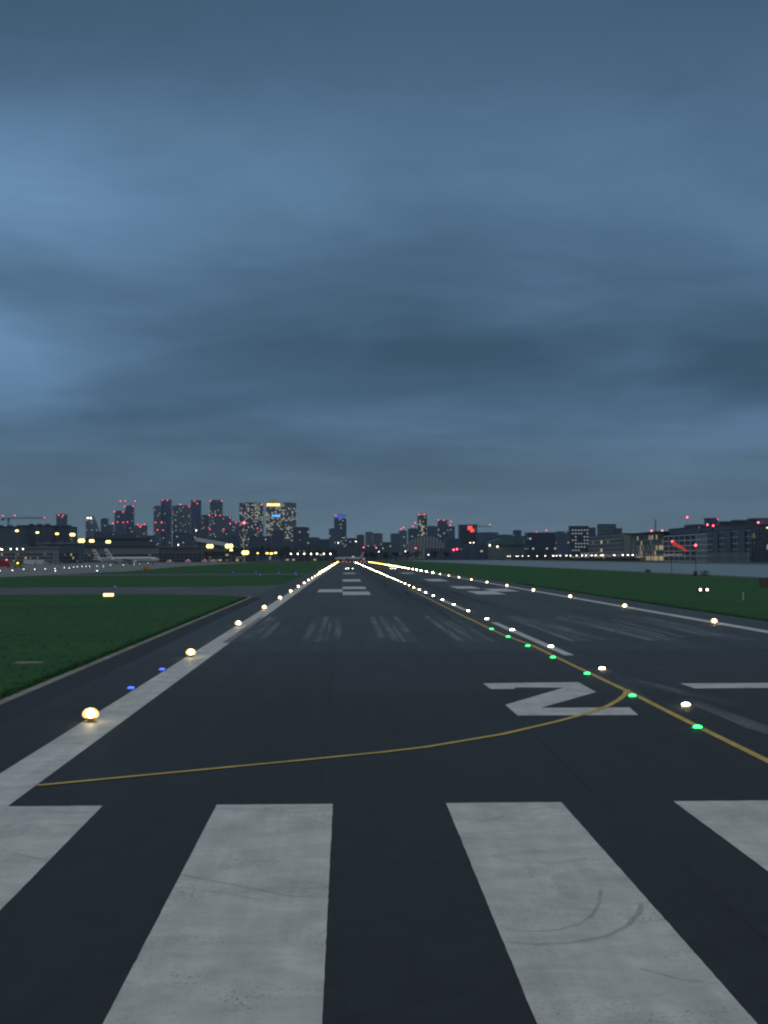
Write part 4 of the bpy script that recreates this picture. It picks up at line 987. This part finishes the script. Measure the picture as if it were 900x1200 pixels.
# trees
def tree(label, px, ytop, D, wpx, group):
    x, zt = XZ(px, ytop, D); w = wpx / F0 * D
    r = thing('tree', label, 'tree', (x, D, 0), random.uniform(0, 6), group)
    t = MB().tube((0, 0, 0), (0, .1, zt * .45), w * .05 + .12, w * .03 + .06, 7)
    for k in range(5):
        a = 2 * PI * k / 5; t.tube((0, .1, zt * (.3 + .03 * k)), (math.cos(a) * w * .25, math.sin(a) * w * .25, zt * (.6 + .05 * k)), w * .025 + .05, .05, 5)
    t.build('trunk', M['bark'], r)
    c = MB(); cl = [(Vector((random.gauss(0, .22) * w, random.gauss(0, .22) * w, zt * random.uniform(.38, .86))), random.uniform(.12, .25) * w) for _ in range(16)]
    for i in range(900):
        q, rad = random.choice(cl); d = Vector((random.gauss(0, 1), random.gauss(0, 1), random.gauss(0, .8))).normalized() * rad * random.random() ** .4
        p = q + d; p.z = min(p.z, zt); e = Vector((random.gauss(0, 1), random.gauss(0, 1), random.gauss(0, 1))).normalized() * random.uniform(.25, .6); f = e.orthogonal().normalized() * random.uniform(.2, .45)
        c.add([p - e, p + f, p + e, p - f], [(0, 1, 2, 3)])
    c.build('crown', M['leaf'], r); return r
TR = [(235, 637.5, 12), (276, 638, 10), (284, 640, 10), (297, 641, 12), (306, 639, 12), (313, 640, 11), (330, 640.5, 13), (338, 638.5, 12), (349, 641, 12), (361, 640, 13), (372, 641, 12), (382, 641.5, 12), (392, 642.5, 10)]
for k, (px, y, w) in enumerate(TR):
    tree('dark leafy tree in the tree line behind the row of seven white lamps' if px > 290 else ('dark tree in front of the white roofed hangar' if px < 240 else 'dark tree under the low block with three red lamps'), px, y, 1800 + random.uniform(-60, 60), w, 'trees beyond the far grass')
for k, (px, y, w) in enumerate(((428, 645, 9), (437, 646, 10), (452, 646, 10), (464, 645.5, 11), (477, 645, 12), (489, 644.5, 10), (510, 645, 10), (523, 645.5, 9))):
    tree('dark low tree in the line right of the runway end', px, y, 1950 + random.uniform(-60, 60), w, 'trees right of the runway end')

# airliner: built pointing +x
def airliner(label, loc, rz, s, group, tailmat):
    r = thing('airliner', label, 'airplane', loc, rz, group)
    def V(L): return [(a * s, b * s) for a, b in L]
    R0 = 1.55
    MB().lathe([(a * s, b * s) for a, b in ((.08, -18), (.55, -16.5), (1.0, -13), (R0, -8), (R0, 12), (1.4, 14), (1.05, 16), (.6, 17.3), (.08, 18))], (0, 0, 3.1 * s), 18, 'X').build('fuselage', M['offwhite'], r, smooth=True)
    for sg in (-1, 1):
        w = MB(); z0 = 2.1 * s
        root = [(4.2, z0), (-2.2, z0)]
        pts = [(4.0, 1.2, 2.2), (-2.0, 1.2, 2.2), (-3.6, 13.6, 3.3), (-2.0, 13.6, 3.3)]
        top = [(a * s, sg * b * s, (c + .25 * (1 if b < 2 else .3)) * s) for a, b, c in pts]; bot = [(a * s, sg * b * s, (c - .2 * (1 if b < 2 else .3)) * s) for a, b, c in pts]
        w.add(top + bot, [(0, 1, 2, 3), (7, 6, 5, 4), (0, 4, 5, 1), (1, 5, 6, 2), (2, 6, 7, 3), (3, 7, 4, 0)]).build('wing', M['grey'], r)
        w = MB(); pts = [(-13.6, .6, 4.0), (-16.2, .6, 4.0), (-17.4, 5.6, 4.4), (-16.0, 5.6, 4.4)]
        top = [(a * s, sg * b * s, (c + .1) * s) for a, b, c in pts]; bot = [(a * s, sg * b * s, (c - .1) * s) for a, b, c in pts]
        w.add(top + bot, [(0, 1, 2, 3), (7, 6, 5, 4), (0, 4, 5, 1), (1, 5, 6, 2), (2, 6, 7, 3), (3, 7, 4, 0)]).build('tailplane', M['grey'], r)
        e = MB().lathe([(a * s, b * s) for a, b in ((.65, 4.6), (.82, 4.2), (.85, 2.6), (.6, 1.0), (.3, .2))], (0, sg * 4.4 * s, 1.45 * s), 14, 'X').build('engine', M['offwhite'], r, smooth=True)
        MB().lathe([(.02, 4.75 * s), (.6 * s, 4.62 * s)], (0, sg * 4.4 * s, 1.45 * s), 14, 'X').build('intake', M['black'], e)
        MB().box(-11 * s, 13 * s, sg * 1.53 * s - .05 * s, sg * 1.53 * s + .05 * s, 3.25 * s, 3.62 * s).build('window_row', M['glass'], r)
        g_ = MB().tube((-1 * s, sg * 2.4 * s, .5 * s), (-1 * s, sg * 2.2 * s, 2 * s), .12 * s).build('main_gear', M['metal'], r); MB().lathe([(.5 * s, -.25 * s), (.5 * s, .25 * s)], (-1 * s, sg * 2.4 * s, .5 * s), 12, 'Y').build('wheel', M['black'], g_)
    pts = [(-12.2, 4.4), (-16.6, 4.3), (-18.4, 10.1), (-16.4, 10.1)]
    f = MB().add([(a * s, .14 * s, b * s) for a, b in pts] + [(a * s, -.14 * s, b * s) for a, b in pts], [(0, 1, 2, 3), (7, 6, 5, 4), (0, 4, 5, 1), (1, 5, 6, 2), (2, 6, 7, 3), (3, 7, 4, 0)]).build('tail_fin', M[tailmat], r)
    for k in range(2):
        a = [(-13.9 - 1.3 * k - .2, 5.6 + 1.9 * k), (-16.9 - .65 * k, 5.3 + 1.9 * k), (-17.1 - .65 * k, 6.2 + 1.9 * k), (-14.5 - 1.3 * k, 6.4 + 1.9 * k)]
        MB().add([(x * s, .17 * s, z * s) for x, z in a] + [(x * s, -.17 * s, z * s) for x, z in a], [(0, 1, 2, 3), (7, 6, 5, 4), (0, 4, 5, 1), (1, 5, 6, 2), (2, 6, 7, 3), (3, 7, 4, 0)]).build('stripe', M['red'], f)
    n_ = MB().tube((13.5 * s, 0, .4 * s), (13.5 * s, 0, 2 * s), .1 * s).build('nose_gear', M['metal'], r); MB().lathe([(.4 * s, -.2 * s), (.4 * s, .2 * s)], (13.5 * s, 0, .4 * s), 12, 'Y').build('wheel', M['black'], n_)
    MB().box(15.6 * s, 16.6 * s, -.75 * s, .75 * s, 3.55 * s, 3.95 * s).build('cockpit_glass', M['glass'], r)
    return r
D1 = 1010
p = A(121, 655, D1); airliner('white parked airliner with red striped tail, left one of two behind the apron lamps', (p.x + 4, D1 + 40, .016), math.radians(-12), 1.05, 'airliners parked at the terminal', 'offwhite')
p = A(153, 655, D1); airliner('white parked airliner with red striped tail, right one of two with its nose clear', (p.x + 1, D1, .016), math.radians(-8), 1.05, 'airliners parked at the terminal', 'offwhite')
p = A(410, 655, 1470); airliner('pale airliner standing across the far end of the runway', (p.x - .5, 1490, .01), math.radians(150), .95, 'airliner at the runway end', 'offwhite')

# vehicles: built pointing +x
def vehicle(label, loc, rz, L, Hh, bodymat, boxy, group, cat='van', name='van', beaconmat=None):
    r = thing(name, label, cat, loc, rz, group)
    W = 2.1 if Hh < 3 else 2.5
    cab = L / 2 - (1.9 if boxy else 2.4)
    prof = [(-L/2, .45), (L/2, .45), (L/2, 1.15), (L/2 - .35, 1.35), (L/2 - .95, min(Hh, 2.3)), (cab, min(Hh, 2.35))] + ([(cab, Hh)] if Hh > 2.4 else []) + [(-L/2, Hh)]
    MB().yprism(prof, -W/2, W/2).build('body', M[bodymat], r)
    for sy in (-1, 1):
        MB().box(cab + .1, L/2 - 1.0, sy * (W/2 + .005) - .01, sy * (W/2 + .005) + .01, 1.4, 2.05).build('side_window', M['glass'], r)
        for sx in (-L/2 + 1.1, L/2 - 1.2):
            w = MB().lathe([(.42, -.14), (.45, -.1), (.45, .1), (.42, .14)], (sx, sy * (W/2 - .12), .45), 14, 'Y').build('wheel', M['black'], r)
            MB().lathe([(.2, -.16), (.2, .16)], (sx, sy * (W/2 - .12), .45), 10, 'Y').build('rim', M['metal'], w)
    MB().add([(L/2 - .36, -W*.42, 1.38), (L/2 - .36, W*.42, 1.38), (L/2 - .90, W*.40, 2.2), (L/2 - .90, -W*.40, 2.2), (L/2 - .33, -W*.42, 1.40), (L/2 - .33, W*.42, 1.40), (L/2 - .87, W*.40, 2.22), (L/2 - .87, -W*.40, 2.22)],
             [(4, 5, 6, 7), (3, 2, 1, 0), (0, 1, 5, 4), (1, 2, 6, 5), (2, 3, 7, 6), (3, 0, 4, 7)]).build('windscreen', M['glass'], r)
    if beaconmat: MB().lathe([(.14, 0), (.22, .1), (.22, .3), (.03, .4)], (cab, 0, Hh), 10).build('beacon', E[beaconmat], r)
    return r
def put(px, py, z=.02): q = G(px, py); return (q.x, q.y, z)
q = put(1.5, 665.5); vehicle('red airport fire engine with a red beacon at the left frame edge', q, math.radians(10), 8.2, 3.3, 'red', True, 'vehicles on the apron', 'fire engine', 'fire_engine', 'red')
r = vehicle('yellow service van with a yellow beacon beside the fire engine', put(21, 665.5), math.radians(15), 4.6, 1.9, 'amberpaint', False, 'vehicles on the apron', 'van', 'van', 'amberlamp')
for k, (px, L, H_, mat, lab) in enumerate(((36, 9, 3.2, 'offwhite', 'white box truck, left one in the row below the terminal wing'), (46.5, 9, 3.2, 'offwhite', 'white box truck, right one in the row below the terminal wing'), (57, 5, 2.4, 'grey', 'grey van right of the white box trucks'), (68, 5.4, 2.5, 'beige', 'beige van left of the first airliner'),
                                           (79, 5, 2.2, 'dark', 'dark van close to the first airliner tail'), (25, 6, 2.6, 'dark', 'dark service truck left of the white box trucks'), (12, 7, 2.8, 'grey', 'grey bus under the pier lamps'))):
    x, _ = XZ(px, 655, 1000 + 10 * k); vehicle(lab, (x, 1000 + 10 * k, .02), math.radians(random.uniform(-15, 15)), L, H_, mat, H_ > 2.5, 'vehicles on the apron', 'truck' if H_ > 2.5 else 'van', 'truck' if H_ > 2.5 else 'van')
for px, D, lab in ((199, 1240, 'van with a red beacon right of the aircraft nose'), (220.5, 1320, 'van with a red beacon before the grey shed'), (240, 1300, 'left van of two with red beacons below the hangar'), (250, 1300, 'right van of two with red beacons below the hangar')):
    x, _ = XZ(px, 652, D); vehicle(lab, (x, D, .02), math.radians(random.uniform(-10, 10)), 5.2, 2.3, 'offwhite', False, 'vans with red beacons', 'van', 'van', 'red')
q = G(170.5, 671.5)
r = thing('marker_board', 'small orange and yellow marker board at the grass tip by the apron', 'marker', (q.x, q.y, 0))
MB().box(-.7, .7, -.06, .06, .5, 1.7).build('board', M['amberpaint'], r); MB().box(-.5, .5, -.075, -.061, 1.75 - 1.2, .95).build('stripe', M['red'], r)
for s in (-.5, .5): MB().tube((s, 0, 0), (s, 0, .5), .05).build('leg', M['metal'], r)
# red lamps near the dock head
for k, (px, py, D, lab) in enumerate(((531.5, 644.3, 2000, 'bright red lamp at the dock head, left one of a close pair'), (535.5, 643.6, 2000, 'bright red lamp at the dock head, right one of a close pair'), (487, 642.2, 2000, 'red lamp low in front of the ribbed hall'), (426, 641.5, 2100, 'dim red lamp over the long low shed ahead'), (441, 642, 2100, 'dim red lamp at the right end of the long low shed'))):
    x, z = XZ(px, py, D); r = thing('red_lamp_post', lab, 'lamp', (x, D, 0), 0, 'red lamps near the dock head')
    MB().tube((0, 0, .1), (0, 0, z - .8), .12, .08, 6).build('pole', M['darkmetal'], r); MB().lathe([(.3, 0), (.3, .1)], n=8).build('foot', M['concrete'], r); MB().ball((0, 0, z), 1.1 if k < 2 else .7).build('lamp', E['red'], r)

# ------------------------------------------------------------------ rough grass: tufts along the verges and over the near field
rg = random.Random(31); gb = MB()
def blade_tuft(x, y, h, n):
    for _ in range(n):
        a = rg.uniform(0, 2 * PI); bx, by = x + rg.gauss(0, .06), y + rg.gauss(0, .06); lx, ly = math.cos(a) * h * rg.uniform(.2, .7), math.sin(a) * h * rg.uniform(.2, .7)
        wx, wy = -math.sin(a) * .018, math.cos(a) * .018
        gb.add([(bx - wx, by - wy, 0), (bx + wx, by + wy, 0), (bx + lx, by + ly, h * rg.uniform(.7, 1.1))], [(0, 1, 2)])
for i in range(4200):
    y = 38 + 110 * rg.random() ** 1.5; blade_tuft(RX0 - .34 - abs(rg.gauss(0, .22)), y, rg.uniform(.03, .085), 3)
for i in range(1800):
    y = 40 + 105 * rg.random() ** 1.4; x = RX0 - .5 - 26 * rg.random() * (y / 140); blade_tuft(x, y, rg.uniform(.04, .10), 3)
for i in range(4200):
    y = 60 + 160 * rg.random() ** 1.3; blade_tuft(RX1 + .05 + abs(rg.gauss(0, .4)), y, rg.uniform(.04, .11), 3)
tag(gb.build('grass', M['grass']), 'short rough grass along the edges of the runway', None, None, 'stuff')

# ------------------------------------------------------------------ the evening air
hz_ = MB().box(-6050, 6050, -750, 9050, -8, 330).build('haze', None) if False else MB().box(-6050, 6050, -750, 9050, -8, 330)
hm = bpy.data.materials.new('haze'); hm.use_nodes = True
t = NT(hm.node_tree); t.n.remove(t.n['Principled BSDF']); pv = t.node('ShaderNodeVolumePrincipled')
pv.inputs['Color'].default_value = (.52, .64, .76, 1); pv.inputs['Density'].default_value = 4.5e-5; pv.inputs['Anisotropy'].default_value = 0.0
t.l.new(pv.outputs[0], t.n['Material Output'].inputs['Volume'])
hm.cycles.homogeneous_volume = True
ho = hz_.build('haze', hm); ho['kind'] = 'stuff'

# ------------------------------------------------------------------ render settings
scene.view_settings.view_transform = 'Standard'; scene.view_settings.look = 'None'; scene.view_settings.gamma = 1; scene.view_settings.exposure = 0
scene.view_settings.use_curve_mapping = False
scene.render.engine = 'CYCLES'
c = scene.cycles
c.use_denoising = True; c.max_bounces = 5; c.diffuse_bounces = 2; c.glossy_bounces = 3; c.transparent_max_bounces = 8
c.filter_width = 2.2; c.caustics_reflective = False; c.caustics_refractive = False; c.sample_clamp_indirect = 4
